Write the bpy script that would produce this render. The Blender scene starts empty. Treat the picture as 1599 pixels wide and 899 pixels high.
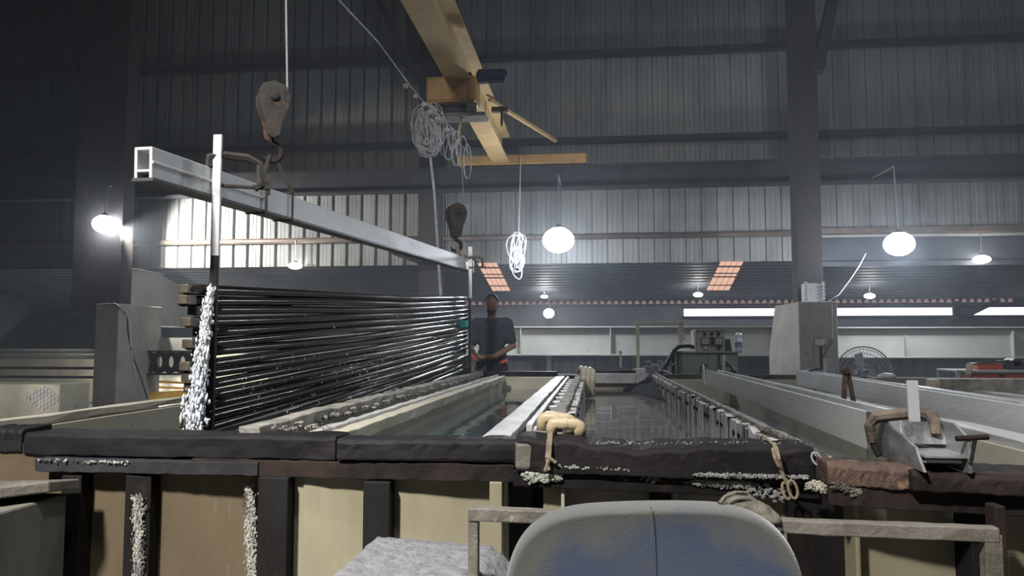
import bpy, bmesh, math, random
from mathutils import Vector, Matrix, Euler
from math import radians as R, pi, sin, cos, sqrt
random.seed(7)
SC = bpy.context.scene
COL = SC.collection

# ------------------------------------------------------------------ camera
FPX = 1200.0
cam_data = bpy.data.cameras.new('camera')
cam_data.sensor_width = 36.0
cam_data.lens = FPX / 1599 * 36.0
cam_data.clip_start = 0.05
cam_data.clip_end = 200
cam = bpy.data.objects.new('camera', cam_data)
COL.objects.link(cam)
cam.location = (0, 0, 1.2)
cam.rotation_euler = (R(90 + 4.17), 0, R(6.1))
SC.camera = cam
CM = Euler(cam.rotation_euler).to_matrix()

def ray(px, py):
    return CM @ Vector(((px - 799.5) / FPX, -(py - 449.5) / FPX, -1))
def at(px, py, Y):
    d = ray(px, py); t = Y / d.y
    return Vector((d.x * t, Y, 1.2 + d.z * t))
def atz(px, py, z):
    d = ray(px, py); t = (z - 1.2) / d.z
    return Vector((d.x * t, d.y * t, z))
def atx(px, py, X):
    d = ray(px, py); t = X / d.x
    return Vector((X, d.y * t, 1.2 + d.z * t))

# ------------------------------------------------------------------ world, exposure
w = bpy.data.worlds.new('world'); SC.world = w
w.use_nodes = True
bg = w.node_tree.nodes['Background']
bg.inputs[0].default_value = (0.55, 0.66, 0.9, 1)
bg.inputs[1].default_value = 0.2
SC.view_settings.view_transform = 'Standard'
SC.view_settings.look = 'None'
SC.view_settings.exposure = 0.0
SC.view_settings.gamma = 1.0
SC.view_settings.use_curve_mapping = False
SC.cycles.volume_step_rate = 4
SC.cycles.volume_max_steps = 64
SC.cycles.max_bounces = 6

def area(name, loc, rot, size, power, col, spread=180):
    l = bpy.data.lights.new(name, 'AREA'); l.shape = 'DISK'; l.size = size
    l.energy = power; l.color = col; l.spread = R(spread)
    o = bpy.data.objects.new(name, l); COL.objects.link(o)
    o.location = loc; o.rotation_euler = [R(a) for a in rot]
    return o
# high-bay lamps of the hall that hang above and behind the camera
area('highbay_light', (-2.2, -1.8, 5.3), (44, 0, -20), 0.5, 345, (1.0, 0.97, 0.92), 110)
area('highbay_light', (0.5, 0.5, 7.8), (14, 0, 0), 0.5, 110, (0.95, 0.97, 1.0), 120)
area('highbay_light', (3.5, 5.5, 8.2), (10, 0, 0), 0.6, 110, (0.92, 0.96, 1.0))

# ------------------------------------------------------------------ materials
MATS = {}
def mat(name, c1, c2=None, scale=6, rough=0.6, metal=0.0, bump=0.0, streak=(1, 1, 1), lo=0.4, hi=0.65,
        c3=None, scale3=25, lo3=0.58, hi3=0.68, streak3=None, rough2=None, bscale=40, spec=0.5, detail=6):
    m = bpy.data.materials.new(name); m.use_nodes = True
    nt = m.node_tree; N = nt.nodes; L = nt.links
    b = N['Principled BSDF']
    b.inputs['Roughness'].default_value = rough
    b.inputs['Metallic'].default_value = metal
    b.inputs['Specular IOR Level'].default_value = spec
    tc = N.new('ShaderNodeTexCoord')
    def noise(sc, st, det=detail):
        mp = N.new('ShaderNodeMapping'); mp.inputs['Scale'].default_value = st
        L.new(tc.outputs['Object'], mp.inputs[0])
        n = N.new('ShaderNodeTexNoise'); n.inputs['Scale'].default_value = sc
        n.inputs['Detail'].default_value = det; n.inputs['Roughness'].default_value = 0.62
        L.new(mp.outputs[0], n.inputs[0]); return n
    def ramp(n, a, c):
        r = N.new('ShaderNodeMapRange'); r.inputs[1].default_value = a; r.inputs[2].default_value = c
        L.new(n.outputs[0], r.inputs[0]); return r
    if c2 is None: c2 = tuple(x * 0.8 for x in c1)
    mx = N.new('ShaderNodeMix'); mx.data_type = 'RGBA'
    r1 = ramp(noise(scale, streak), lo, hi)
    L.new(r1.outputs[0], mx.inputs[0])
    mx.inputs[6].default_value = (*c1, 1); mx.inputs[7].default_value = (*c2, 1)
    out = mx.outputs[2]
    if c3:
        m3 = N.new('ShaderNodeMix'); m3.data_type = 'RGBA'
        r3 = ramp(noise(scale3, streak3 or streak), lo3, hi3)
        L.new(r3.outputs[0], m3.inputs[0]); L.new(out, m3.inputs[6]); m3.inputs[7].default_value = (*c3, 1)
        out = m3.outputs[2]
    L.new(out, b.inputs['Base Color'])
    if rough2 is not None:
        rr = N.new('ShaderNodeMapRange'); rr.inputs[3].default_value = rough; rr.inputs[4].default_value = rough2
        L.new(r1.outputs[0], rr.inputs[0]); L.new(rr.outputs[0], b.inputs['Roughness'])
    if bump:
        bn = noise(bscale, streak)
        bp = N.new('ShaderNodeBump'); bp.inputs['Strength'].default_value = bump; bp.inputs['Distance'].default_value = 0.02
        L.new(bn.outputs[0], bp.inputs['Height']); L.new(bp.outputs[0], b.inputs['Normal'])
    MATS[name] = m
    return m
def emis(name, col, s):
    m = bpy.data.materials.new(name); m.use_nodes = True
    nt = m.node_tree; nt.nodes.clear()
    e = nt.nodes.new('ShaderNodeEmission'); e.inputs[0].default_value = (*col, 1); e.inputs[1].default_value = s
    o = nt.nodes.new('ShaderNodeOutputMaterial'); nt.links.new(e.outputs[0], o.inputs[0])
    MATS[name] = m; return m

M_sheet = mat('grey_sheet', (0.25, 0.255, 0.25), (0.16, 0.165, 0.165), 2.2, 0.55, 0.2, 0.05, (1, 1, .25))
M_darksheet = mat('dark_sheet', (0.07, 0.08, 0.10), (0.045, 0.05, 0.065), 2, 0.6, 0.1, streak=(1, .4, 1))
M_lowsheet = mat('low_sheet', (0.17, 0.19, 0.21), (0.12, 0.13, 0.15), 2, 0.6, 0.1)
M_steel = mat('dark_steel', (0.034, 0.035, 0.04), (0.022, 0.02, 0.022), 4, 0.7, 0.0, 0.1, spec=.2)
M_colsteel = mat('column_steel', (0.045, 0.041, 0.041), (0.028, 0.026, 0.028), 3, 0.7, 0, 0.1, (1, 1, .3), c3=(.085, .06, .048), scale3=6, spec=.2)
M_girt = mat('girt_paint', (0.16, 0.12, 0.10), (0.10, 0.08, 0.07), 5, 0.5, 0.1, 0.1)
M_conc = mat('concrete', (0.31, 0.295, 0.27), (0.23, 0.22, 0.20), 2.5, 0.85, 0, 0.35, c3=(.09, .085, .08), scale3=9, lo3=.62, hi3=.8)
M_floor = mat('floor_concrete', (0.13, 0.13, 0.125), (0.08, 0.08, 0.08), 1.2, 0.5, 0, 0.2)
M_girder = mat('girder_paint', (0.36, 0.36, 0.33), (0.29, 0.29, 0.27), 1.4, 0.6, 0, 0.05, c3=(.16, .15, .14), scale3=5, lo3=.68, hi3=.74)
M_yellow = mat('crane_yellow', (0.46, 0.32, 0.15), (0.36, 0.25, 0.12), 3, 0.5, 0, 0.1, c3=(.13, .09, .05), scale3=9, lo3=.64, hi3=.75)
M_hoisty = mat('hoist_yellow', (0.42, 0.23, 0.06), (0.30, 0.17, 0.05), 4, 0.5, 0, 0.1, c3=(.08, .05, .03), scale3=14, lo3=.64, hi3=.75)
M_railY = mat('rail_yellow', (0.85, 0.48, 0.05), (0.7, 0.4, 0.05), 4, 0.5)
M_blue = mat('motor_blue', (0.03, 0.05, 0.10), (0.02, 0.03, 0.06), 8, 0.5, 0.2)
M_alu = mat('aluminium', (0.60, 0.61, 0.62), (0.46, 0.47, 0.48), 2.5, 0.5, 0.35, 0.12, (1, .35, 1), c3=(.30, .30, .31), scale3=7, lo3=.6, hi3=.75)
M_aludirty = mat('aluminium_stained', (0.30, 0.305, 0.31), (0.09, 0.092, 0.095), 7, 0.5, 0.3, 0.15, (1, .5, 1), lo=.42, hi=.6)
M_bar = mat('bar_dark', (0.10, 0.10, 0.10), (0.06, 0.06, 0.06), 5, 0.5, 0.4, 0.1)
M_prof = mat('wet_profile', (0.075, 0.068, 0.060), (0.025, 0.023, 0.02), 5, 0.12, 0.7, 0.07, (1, .18, 1), rough2=.24, bscale=14)
M_profend = mat('profile_end', (0.12, 0.10, 0.08), (0.05, 0.043, 0.036), 9, 0.4, 0.3, 0.1)
M_cream = mat('cream_plastic', (0.29, 0.262, 0.178), (0.20, 0.18, 0.117), 1.8, 0.6, 0, 0.05, (1, 1, .5), c3=(.10, .085, .055), scale3=3.4, lo3=.56, hi3=.80, streak3=(1.6, 1, .5))
M_tan = mat('tan_plastic', (0.125, 0.096, 0.056), (0.08, 0.058, 0.033), 1.6, 0.6, 0, 0.05, (1, 1, .4), c3=(.24, .22, .17), scale3=9, lo3=.62, hi3=.8, streak3=(2, 1, .25))
M_inner = mat('liner_cream', (0.46, 0.43, 0.34), (0.33, 0.31, 0.25), 2.5, 0.5, 0, 0.1, (1, .5, 1), c3=(.14, .13, .11), scale3=6, lo3=.62, hi3=.75)
M_rim = mat('rim_grime', (0.30, 0.285, 0.25), (0.13, 0.125, 0.11), 9, 0.75, 0, 0.25, c3=(.07, .06, .055), scale3=11, lo3=.60, hi3=.70)
M_white = mat('white_plastic', (0.50, 0.50, 0.49), (0.33, 0.33, 0.325), 5, 0.5, 0, 0.15, (1, .35, 1), c3=(.12, .12, .13), scale3=12, lo3=.62, hi3=.7)
M_plate = mat('drip_plate', (0.62, 0.61, 0.60), (0.38, 0.37, 0.365), 9, 0.6, 0, 0.4, (1, 1, .16), lo=.45, hi=.6, c3=(.035, .03, .03), scale3=14, lo3=.51, hi3=.58, streak3=(1, 1.2, .14))
M_black = mat('black_rubber', (0.018, 0.017, 0.019), (0.009, 0.008, 0.009), 6, 0.6, 0, 0.12, (.5, 1, 1), c3=(.04, .036, .034), scale3=5, lo3=.62, hi3=.85, spec=.15)
M_timber = mat('timber_black', (0.020, 0.017, 0.017), (0.009, 0.008, 0.009), 5, 0.65, 0, 0.2, (.4, 1, 1), c3=(.07, .058, .048), scale3=6, lo3=.60, hi3=.82, spec=.15)
M_rust = mat('rust', (0.105, 0.062, 0.043), (0.028, 0.02, 0.018), 7, 0.75, 0, 0.5, lo=.45, hi=.6, c3=(.22, .13, .08), scale3=20)
M_rustdark = mat('rust_dark', (0.032, 0.022, 0.019), (0.012, 0.010, 0.010), 6, 0.7, 0, 0.2, spec=.15)
M_stiff = mat('stiffener_black', (0.015, 0.014, 0.014), (0.009, 0.008, 0.008), 6, 0.7, 0, 0.15, (1, 1, .4), c3=(.03, .02, .017), scale3=6, spec=.12)
M_salt = mat('salt_crust', (0.40, 0.40, 0.375), (0.20, 0.20, 0.185), 30, 0.9, 0, 0.8, bscale=60, c3=(.10, .09, .08), scale3=22, lo3=.6, hi3=.7)
M_saltgrn = mat('salt_green', (0.42, 0.47, 0.40), (0.36, 0.32, 0.25), 12, 0.9, 0, 0.8, bscale=60)
M_saltrun = mat('salt_run', (0.40, 0.385, 0.35), (0.05, 0.045, 0.04), 9, 0.9, 0, 0.8, (1, 1, .35), lo=.50, hi=.58, bscale=60)
M_rope = mat('rope', (0.30, 0.24, 0.17), (0.2, 0.16, 0.11), 60, 0.9, 0, 0.4)
M_wire = mat('cable_light', (0.48, 0.49, 0.52), (0.28, 0.29, 0.31), 20, 0.5)
M_wiredk = mat('cable_dark', (0.03, 0.03, 0.035), None, 20, 0.5)
M_steelrope = mat('steel_rope', (0.45, 0.45, 0.45), (0.3, 0.3, 0.3), 80, 0.45, 0.5)
M_hook = mat('hook_paint', (0.045, 0.04, 0.036), (0.025, 0.022, 0.019), 12, 0.75, 0, 0.3, spec=.2, c3=(.10, .055, .04), scale3=14)
M_frame = mat('frame_grey', (0.19, 0.17, 0.145), (0.10, 0.088, 0.072), 10, 0.7, 0.2, 0.3, c3=(.36, .33, .30), scale3=25, lo3=.62, hi3=.75)
M_green = mat('rectifier_green', (0.26, 0.31, 0.23), (0.20, 0.24, 0.18), 4, 0.55, 0, 0.05, c3=(.10, .11, .08), scale3=10, lo3=.66, hi3=.76)
M_panelg = mat('panel_beige', (0.33, 0.335, 0.27), (0.26, 0.26, 0.21), 5, 0.5)
M_pipew = mat('pipe_beige', (0.50, 0.46, 0.36), (0.36, 0.33, 0.27), 6, 0.5, c3=(.2, .18, .15), scale3=15)
M_pvc = mat('pvc_cream', (0.56, 0.46, 0.29), (0.50, 0.40, 0.25), 5, 0.35)
M_darkgrey = mat('dark_grey_box', (0.03, 0.035, 0.05), None, 5, 0.6)
M_meter = mat('meter_face', (0.42, 0.43, 0.45), None, 9, 0.4)
M_bottle = mat('bottle_plastic', (0.72, 0.76, 0.80), (0.65, 0.7, 0.75), 9, 0.25)
M_bottlelabel = mat('bottle_label', (0.10, 0.14, 0.34), (0.35, 0.38, 0.5), 30, 0.5)
M_red = mat('red_paint', (0.62, 0.14, 0.07), (0.5, 0.1, 0.05), 5, 0.5)
M_skin = mat('skin', (0.21, 0.115, 0.08), (0.18, 0.10, 0.07), 8, 0.55)
M_shirt = mat('shirt_navy', (0.035, 0.045, 0.065), (0.028, 0.035, 0.05), 8, 0.85, 0, 0.2)
M_trouser = mat('trouser_dark', (0.018, 0.022, 0.035), None, 8, 0.9, 0, 0.2)
M_hair = mat('hair_black', (0.012, 0.011, 0.011), None, 30, 0.7)
M_teal = mat('teal_plastic', (0.03, 0.48, 0.42), (0.03, 0.4, 0.36), 8, 0.4)
M_pink = mat('red_cloth', (0.55, 0.08, 0.08), None, 8, 0.8)
M_chair = None
M_boxblue = mat('socket_blue', (0.20, 0.30, 0.38), (0.4, 0.4, 0.38), 12, 0.5)
M_boxwhite = mat('box_white', (0.46, 0.47, 0.45), (0.36, 0.37, 0.36), 12, 0.5)
M_cloth = mat('cloth_olive', (0.11, 0.10, 0.078), (0.045, 0.04, 0.034), 9, 0.95, 0, 0.5)
M_sack = mat('sack_grey', (0.24, 0.24, 0.25), (0.16, 0.16, 0.17), 30, 0.95, 0, 0.8)
M_lamphouse = mat('lamp_housing', (0.22, 0.23, 0.24), None, 8, 0.4, 0.3)
E_lamp = emis('lamp_glow', (0.86, 0.93, 1.0), 60)
E_lamps = emis('lamp_glow_small', (1.0, 0.98, 0.9), 18)
E_sky = emis('skylight_warm', (1.0, 0.60, 0.44), 0.85)
E_eave = emis('eave_warm', (0.85, 0.58, 0.54), 0.28)

# chair fabric: blue cloth with a grey dusty worn upper edge (stains keep their own place on the cloth)
def chair_mat():
    m = bpy.data.materials.new('chair_fabric'); m.use_nodes = True
    nt = m.node_tree; N = nt.nodes; L = nt.links; b = N['Principled BSDF']
    b.inputs['Roughness'].default_value = 0.95
    b.inputs['Sheen Weight'].default_value = 0.35
    b.inputs['Sheen Roughness'].default_value = 0.5
    tc = N.new('ShaderNodeTexCoord'); sp = N.new('ShaderNodeSeparateXYZ'); L.new(tc.outputs['Object'], sp.inputs[0])
    n = N.new('ShaderNodeTexNoise'); n.inputs['Scale'].default_value = 7; n.inputs['Detail'].default_value = 7
    L.new(tc.outputs['Object'], n.inputs[0])
    a = N.new('ShaderNodeMath'); a.operation = 'MULTIPLY_ADD'; a.inputs[1].default_value = 0.22; L.new(n.outputs[0], a.inputs[0])
    ab = N.new('ShaderNodeMath'); ab.operation = 'ABSOLUTE'; L.new(sp.outputs[0], ab.inputs[0])
    ax = N.new('ShaderNodeMapRange'); ax.inputs[1].default_value = .12; ax.inputs[2].default_value = .22; ax.inputs[4].default_value = .07; L.new(ab.outputs[0], ax.inputs[0])
    ad = N.new('ShaderNodeMath'); ad.operation = 'ADD'; L.new(sp.outputs[2], ad.inputs[0]); L.new(ax.outputs[0], ad.inputs[1]); L.new(ad.outputs[0], a.inputs[2])
    mr = N.new('ShaderNodeMapRange'); mr.inputs[1].default_value = 1.015; mr.inputs[2].default_value = 1.055
    L.new(a.outputs[0], mr.inputs[0])
    mx = N.new('ShaderNodeMix'); mx.data_type = 'RGBA'; L.new(mr.outputs[0], mx.inputs[0])
    mx.inputs[6].default_value = (0.022, 0.036, 0.070, 1); mx.inputs[7].default_value = (0.062, 0.063, 0.058, 1)
    n2 = N.new('ShaderNodeTexNoise'); n2.inputs['Scale'].default_value = 4; n2.inputs['Detail'].default_value = 5
    L.new(tc.outputs['Object'], n2.inputs[0])
    r2 = N.new('ShaderNodeMapRange'); r2.inputs[1].default_value = .5; r2.inputs[2].default_value = .75; r2.inputs[4].default_value = .4
    L.new(n2.outputs[0], r2.inputs[0])
    m2 = N.new('ShaderNodeMix'); m2.data_type = 'RGBA'; L.new(r2.outputs[0], m2.inputs[0]); L.new(mx.outputs[2], m2.inputs[6])
    m2.inputs[7].default_value = (0.062, 0.066, 0.052, 1)
    L.new(m2.outputs[2], b.inputs['Base Color'])
    n3 = N.new('ShaderNodeTexNoise'); n3.inputs['Scale'].default_value = 400
    L.new(tc.outputs['Object'], n3.inputs[0])
    bp = N.new('ShaderNodeBump'); bp.inputs['Strength'].default_value = .35; bp.inputs['Distance'].default_value = .003
    L.new(n3.outputs[0], bp.inputs['Height']); L.new(bp.outputs[0], b.inputs['Normal'])
    return m
M_chair = chair_mat()

def window_mat():
    m = bpy.data.materials.new('daylight_panel'); m.use_nodes = True
    nt = m.node_tree; N = nt.nodes; L = nt.links; N.clear()
    tc = N.new('ShaderNodeTexCoord')
    br = N.new('ShaderNodeTexBrick'); br.offset = 0
    br.inputs['Scale'].default_value = 1; br.inputs['Brick Width'].default_value = 0.16; br.inputs['Row Height'].default_value = 0.09
    br.inputs['Mortar Size'].default_value = 0.006; br.inputs['Mortar Smooth'].default_value = 0.4
    br.inputs['Color1'].default_value = (0.93, 0.86, 1.0, 1); br.inputs['Color2'].default_value = (1, 0.93, 1.0, 1); br.inputs['Mortar'].default_value = (.55, .5, .62, 1)
    mp = N.new('ShaderNodeMapping'); mp.inputs['Rotation'].default_value = (R(90), 0, 0)
    L.new(tc.outputs['Object'], mp.inputs[0]); L.new(mp.outputs[0], br.inputs[0])
    e = N.new('ShaderNodeEmission'); e.inputs[1].default_value = 2.3; L.new(br.outputs[0], e.inputs[0])
    o = N.new('ShaderNodeOutputMaterial'); L.new(e.outputs[0], o.inputs[0])
    return m
E_win = window_mat()

def water_mat(name='tank_water', base=(0.045, 0.06, 0.065)):
    m = bpy.data.materials.new(name); m.use_nodes = True
    nt = m.node_tree; N = nt.nodes; L = nt.links; b = N['Principled BSDF']
    b.inputs['Base Color'].default_value = (*base, 1)
    b.inputs['Roughness'].default_value = 0.03
    b.inputs['IOR'].default_value = 1.45
    b.inputs['Specular IOR Level'].default_value = 0.9
    tc = N.new('ShaderNodeTexCoord'); mp = N.new('ShaderNodeMapping'); mp.inputs['Scale'].default_value = (1.4, 3.2, 1)
    L.new(tc.outputs['Object'], mp.inputs[0])
    n = N.new('ShaderNodeTexNoise'); n.inputs['Scale'].default_value = 2.2; n.inputs['Detail'].default_value = 2
    L.new(mp.outputs[0], n.inputs[0])
    bp = N.new('ShaderNodeBump'); bp.inputs['Strength'].default_value = .10; bp.inputs['Distance'].default_value = .02
    L.new(n.outputs[0], bp.inputs['Height']); L.new(bp.outputs[0], b.inputs['Normal'])
    return m
M_waters = [water_mat('water_dark', (.03, .035, .04)), water_mat('water_green', (.04, .06, .058)), water_mat('water_grey', (.125, .125, .115)), water_mat('water_teal', (.06, .10, .11)), water_mat('water_pale', (.12, .15, .16))]
def splash_mat():
    m = bpy.data.materials.new('falling_water'); m.use_nodes = True
    b = m.node_tree.nodes['Principled BSDF']
    b.inputs['Base Color'].default_value = (0.60, 0.63, 0.67, 1)
    b.inputs['Roughness'].default_value = 0.12
    b.inputs['Transmission Weight'].default_value = 0.0
    b.inputs['IOR'].default_value = 1.33
    b.inputs['Subsurface Weight'].default_value = 0.0
    b.inputs['Specular IOR Level'].default_value = 1.0
    return m
M_splash = splash_mat()

# ------------------------------------------------------------------ mesh helpers
class MB:
    def __init__(s): s.bm = bmesh.new()
    def face_grid(s, rows, close=False, cap=False):
        vr = [[s.bm.verts.new(p) for p in r] for r in rows]
        n = len(rows[0])
        for i in range(len(vr) - 1):
            for j in range(n if close else n - 1):
                k = (j + 1) % n
                try: s.bm.faces.new((vr[i][j], vr[i][k], vr[i + 1][k], vr[i + 1][j]))
                except ValueError: pass
        if cap:
            for r in (vr[0][::-1], vr[-1]):
                try: s.bm.faces.new(r)
                except ValueError: pass
        return vr
    def box(s, lo, hi):
        x0, y0, z0 = lo; x1, y1, z1 = hi
        s.face_grid([[(x0, y0, z0), (x1, y0, z0), (x1, y1, z0), (x0, y1, z0)], [(x0, y0, z1), (x1, y0, z1), (x1, y1, z1), (x0, y1, z1)]], True, True)
        return s
    def obox(s, p, q, wd, ht, up=(0, 0, 1), seg=1, wob=0.0, offs=(0, 0)):
        p = Vector(p); q = Vector(q); d = (q - p).normalized(); up = Vector(up)
        sd = d.cross(up).normalized(); u = sd.cross(d).normalized()
        rows = []
        for i in range(seg + 1):
            c = p.lerp(q, i / seg) + sd * offs[0] + u * offs[1]
            wj = [random.uniform(-wob, wob) for _ in range(8)]
            rows.append([c + sd * (a * wd / 2 + wj[k]) + u * (b * ht / 2 + wj[k + 4]) for k, (a, b) in enumerate(((-1, -1), (1, -1), (1, 1), (-1, 1)))])
        s.face_grid(rows, True, True); return s
    def tube(s, pts, r, n=8, cap=True):
        pts = [Vector(p) for p in pts]; rs = r if isinstance(r, (list, tuple)) else [r] * len(pts)
        rows = []; ref = None
        for i, p in enumerate(pts):
            d = (pts[min(i + 1, len(pts) - 1)] - pts[max(i - 1, 0)])
            if d.length < 1e-9: d = Vector((0, 0, 1))
            d.normalize()
            if ref is None: ref = d.orthogonal().normalized()
            a = (ref - d * ref.dot(d))
            a = a.normalized() if a.length > 1e-6 else d.orthogonal().normalized()
            ref = a; b = d.cross(a)
            rows.append([p + (a * cos(2 * pi * k / n) + b * sin(2 * pi * k / n)) * rs[i] for k in range(n)])
        s.face_grid(rows, True, cap); return s
    def ell(s, c, r, u=12, v=8):
        if not isinstance(r, (list, tuple)): r = (r, r, r)
        m = Matrix.Translation(c) @ Matrix.Diagonal((r[0], r[1], r[2], 1))
        bmesh.ops.create_uvsphere(s.bm, u_segments=u, v_segments=v, radius=1, matrix=m); return s
    def ico(s, c, r, sub=1):
        if not isinstance(r, (list, tuple)): r = (r, r, r)
        m = Matrix.Translation(c) @ Matrix.Diagonal((r[0], r[1], r[2], 1))
        bmesh.ops.create_icosphere(s.bm, subdivisions=sub, radius=1, matrix=m); return s
    def prism(s, poly, vec):
        vec = Vector(vec); a = [s.bm.verts.new(Vector(p)) for p in poly]; b = [s.bm.verts.new(Vector(p) + vec) for p in poly]
        n = len(poly)
        s.bm.faces.new(a[::-1]); s.bm.faces.new(b)
        for i in range(n): s.bm.faces.new((a[i], a[(i + 1) % n], b[(i + 1) % n], b[i]))
        return s
    def ibeam(s, p, q, wd, ht, tf=0.02, tw=0.012):
        s.obox(p, q, wd, tf, offs=(0, ht / 2 - tf / 2)); s.obox(p, q, wd, tf, offs=(0, -ht / 2 + tf / 2)); s.obox(p, q, tw, ht - 2 * tf); return s
    def lathe(s, c, prof, n=16, axis='z'):
        rows = []
        for r, z in prof:
            row = []
            for k in range(n):
                a = 2 * pi * k / n
                if axis == 'z': v = Vector((r * cos(a), r * sin(a), z))
                elif axis == 'x': v = Vector((z, r * cos(a), r * sin(a)))
                else: v = Vector((r * cos(a), z, r * sin(a)))
                row.append(Vector(c) + v)
            rows.append(row)
        s.face_grid(rows, True, True); return s
    def chain(s, pts, rs, n=10):
        s.tube(pts, rs, n)
        for p, r in zip(pts, rs): s.ico(p, r, 2)
        return s
    def transform(s, m):
        bmesh.ops.transform(s.bm, matrix=m, verts=s.bm.verts); return s

def tagp(o, label=None, cat=None, group=None, kind=None):
    if label: o['label'] = label
    if cat: o['category'] = cat
    if group: o['group'] = group
    if kind: o['kind'] = kind
    return o
def obj(name, mb, m, parent=None, bevel=0, smooth=False, label=None):
    bm = mb.bm
    bmesh.ops.recalc_face_normals(bm, faces=bm.faces)
    if parent is None:
        xs = [v.co for v in bm.verts]
        lo = Vector([min(v[i] for v in xs) for i in range(3)]); hi = Vector([max(v[i] for v in xs) for i in range(3)])
        org = Vector(((lo.x + hi.x) / 2, (lo.y + hi.y) / 2, lo.z))
    else:
        org = Vector((0, 0, 0)); pp = parent
        while pp is not None: org += pp.location; pp = pp.parent
    for v in bm.verts: v.co -= org
    me = bpy.data.meshes.new(name); bm.to_mesh(me); bm.free()
    if smooth:
        for p in me.polygons: p.use_smooth = True
    me.materials.append(m)
    o = bpy.data.objects.new(name, me); COL.objects.link(o)
    if parent is None: o.location = org
    else: o.parent = parent
    if bevel:
        b = o.modifiers.new('bevel', 'BEVEL'); b.width = bevel; b.segments = 2; b.limit_method = 'ANGLE'
    if label: o['label'] = label
    return o
def thing(name, label, cat, loc, group=None):
    o = bpy.data.objects.new(name, None); COL.objects.link(o); o.location = loc; o.empty_display_size = .1
    return tagp(o, label, cat, group)
def struct(name, mb, m, label, bevel=0, cat='structure', **k):
    return tagp(obj(name, mb, m, None, bevel, **k), label, cat, kind='structure')
def single(name, mb, m, label, cat, group=None, bevel=0, smooth=False, kind=None):
    return tagp(obj(name, mb, m, None, bevel, smooth), label, cat, group, kind)

def lamp(c, r, lab, top, energy, big=True, col=(.85, .92, 1.0), rz=None, aim=None):
    c = Vector(c); rz = rz or r * .8
    t = thing('highbay_lamp', lab, 'lamp', c, None)
    obj('globe', MB().ell(c, (r, r, rz), 20, 12), E_lamp if big else E_lamps, t, smooth=True)
    obj('housing', MB().lathe((c.x, c.y, c.z + rz * .75), [(r * .45, .1 * r), (r * .45, r * .2), (r * .25, r * .35), (r * .1, r * .45)], 18), M_lamphouse, t)
    if top: obj('stem', MB().tube([(c.x, c.y, c.z + rz), (c.x, c.y, top)], .012 if big else .008, 6), M_lamphouse, t)
    if energy:
        l = bpy.data.lights.new('lamp_light', 'POINT'); l.energy = energy; l.color = col; l.shadow_soft_size = r * .5
        o = bpy.data.objects.new('lamp_light', l); COL.objects.link(o); o.parent = t; o.location = (0, -r * 1.5, -rz * .6)
        if aim:
            o.location = Vector(aim).normalized() * r * 1.3
        if aim and aim[1] > 0:        # the left floodlight throws its beam onto the sheets beside it
            l2 = bpy.data.lights.new('lamp_light', 'SPOT'); l2.energy = 1300; l2.color = (1, .98, .92); l2.spot_size = R(118); l2.spot_blend = .45; l2.shadow_soft_size = .05
            o2 = bpy.data.objects.new('lamp_light', l2); COL.objects.link(o2); o2.parent = t; o2.location = (.26, .06, -.06)
            o2.rotation_euler = Vector(aim).to_track_quat('-Z', 'Y').to_euler()
# ------------------------------------------------------------------ ROOM SHELL
YW = 14.0
XL, XR = -13.0, 10.0
struct('floor', MB().box((XL, -6, -.1), (XR, 17.2, 0)), M_floor, 'grey concrete floor of the plating hall', cat='floor')
struct('ceiling', MB().box((XL, -6, 9.5), (XR, 14.3, 9.6)), M_darksheet, 'dark sheet roof high over the hall', cat='ceiling')
struct('wall_left', MB().box((XL - .1, -6, 0), (XL, 17.2, 9.5)), M_darksheet, 'dark sheeted side wall at the far left', cat='wall')
struct('wall_right', MB().box((XR, -6, 0), (XR + .1, 17.2, 9.5)), M_darksheet, 'dark sheeted side wall past the right edge', cat='wall')
struct('wall_front', MB().box((XL, -6.1, 0), (XR, -6, 9.5)), M_darksheet, 'wall behind the viewer closing the hall', cat='wall')

def corrugated(x0, x1, z0, z1, Y, pitch=.28, pan=.215, dep=.05, th=.004):
    mb = MB(); pts = []; x = x0
    while x < x1:
        e = (pitch - pan) * .3
        pts += [(x, 0), (x + pan * .3, 0), (x + pan * .33, .006), (x + pan * .37, 0), (x + pan * .63, 0), (x + pan * .66, .006), (x + pan * .7, 0), (x + pan, 0), (x + pan + e, dep), (x + pitch - e, dep)]
        x += pitch
    mb.face_grid([[(a, Y + b, z0) for a, b in pts], [(a, Y + b, z1) for a, b in pts]])
    return mb
wb_z = at(1000, 410, YW).z
colx = at(1262, 300, 13.0).x
wlx = at(176, 350, YW).x
struct('wall_back_left', corrugated(XL, wlx, wb_z, 9.5, YW), M_darksheet, 'corrugated back wall sheets left of the left lamp, coloured dark for shade', cat='wall')  # dark sheet colour stands for the shade beyond the lamp's lit patch
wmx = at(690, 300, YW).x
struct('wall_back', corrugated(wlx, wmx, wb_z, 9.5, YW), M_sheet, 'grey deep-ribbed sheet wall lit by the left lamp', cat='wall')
struct('wall_back_middle', corrugated(wmx, colx + .1, wb_z, 9.5, YW, .28, .262, .03), M_sheet, 'grey flat-ribbed sheet wall high across the middle of the hall', cat='wall')
zr = at(1400, 366, YW).z
struct('wall_back_right', corrugated(colx + .2, XR, zr, 9.5, YW, .28, .262, .03), M_sheet, 'grey corrugated sheet wall right of the thick column', cat='wall')
struct('wall_fascia', MB().box((colx + .2, YW + .06, wb_z - .1), (XR, YW + .1, zr + .02)), M_darksheet, 'dark sheet strip below the right wall sheets', cat='wall')
struct('trim_sill', MB().box((colx + .25, YW - .03, zr - .04), (XR, YW + .05, zr)), M_girder, 'pale bottom flashing under the right wall sheets', cat='trim')

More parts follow.
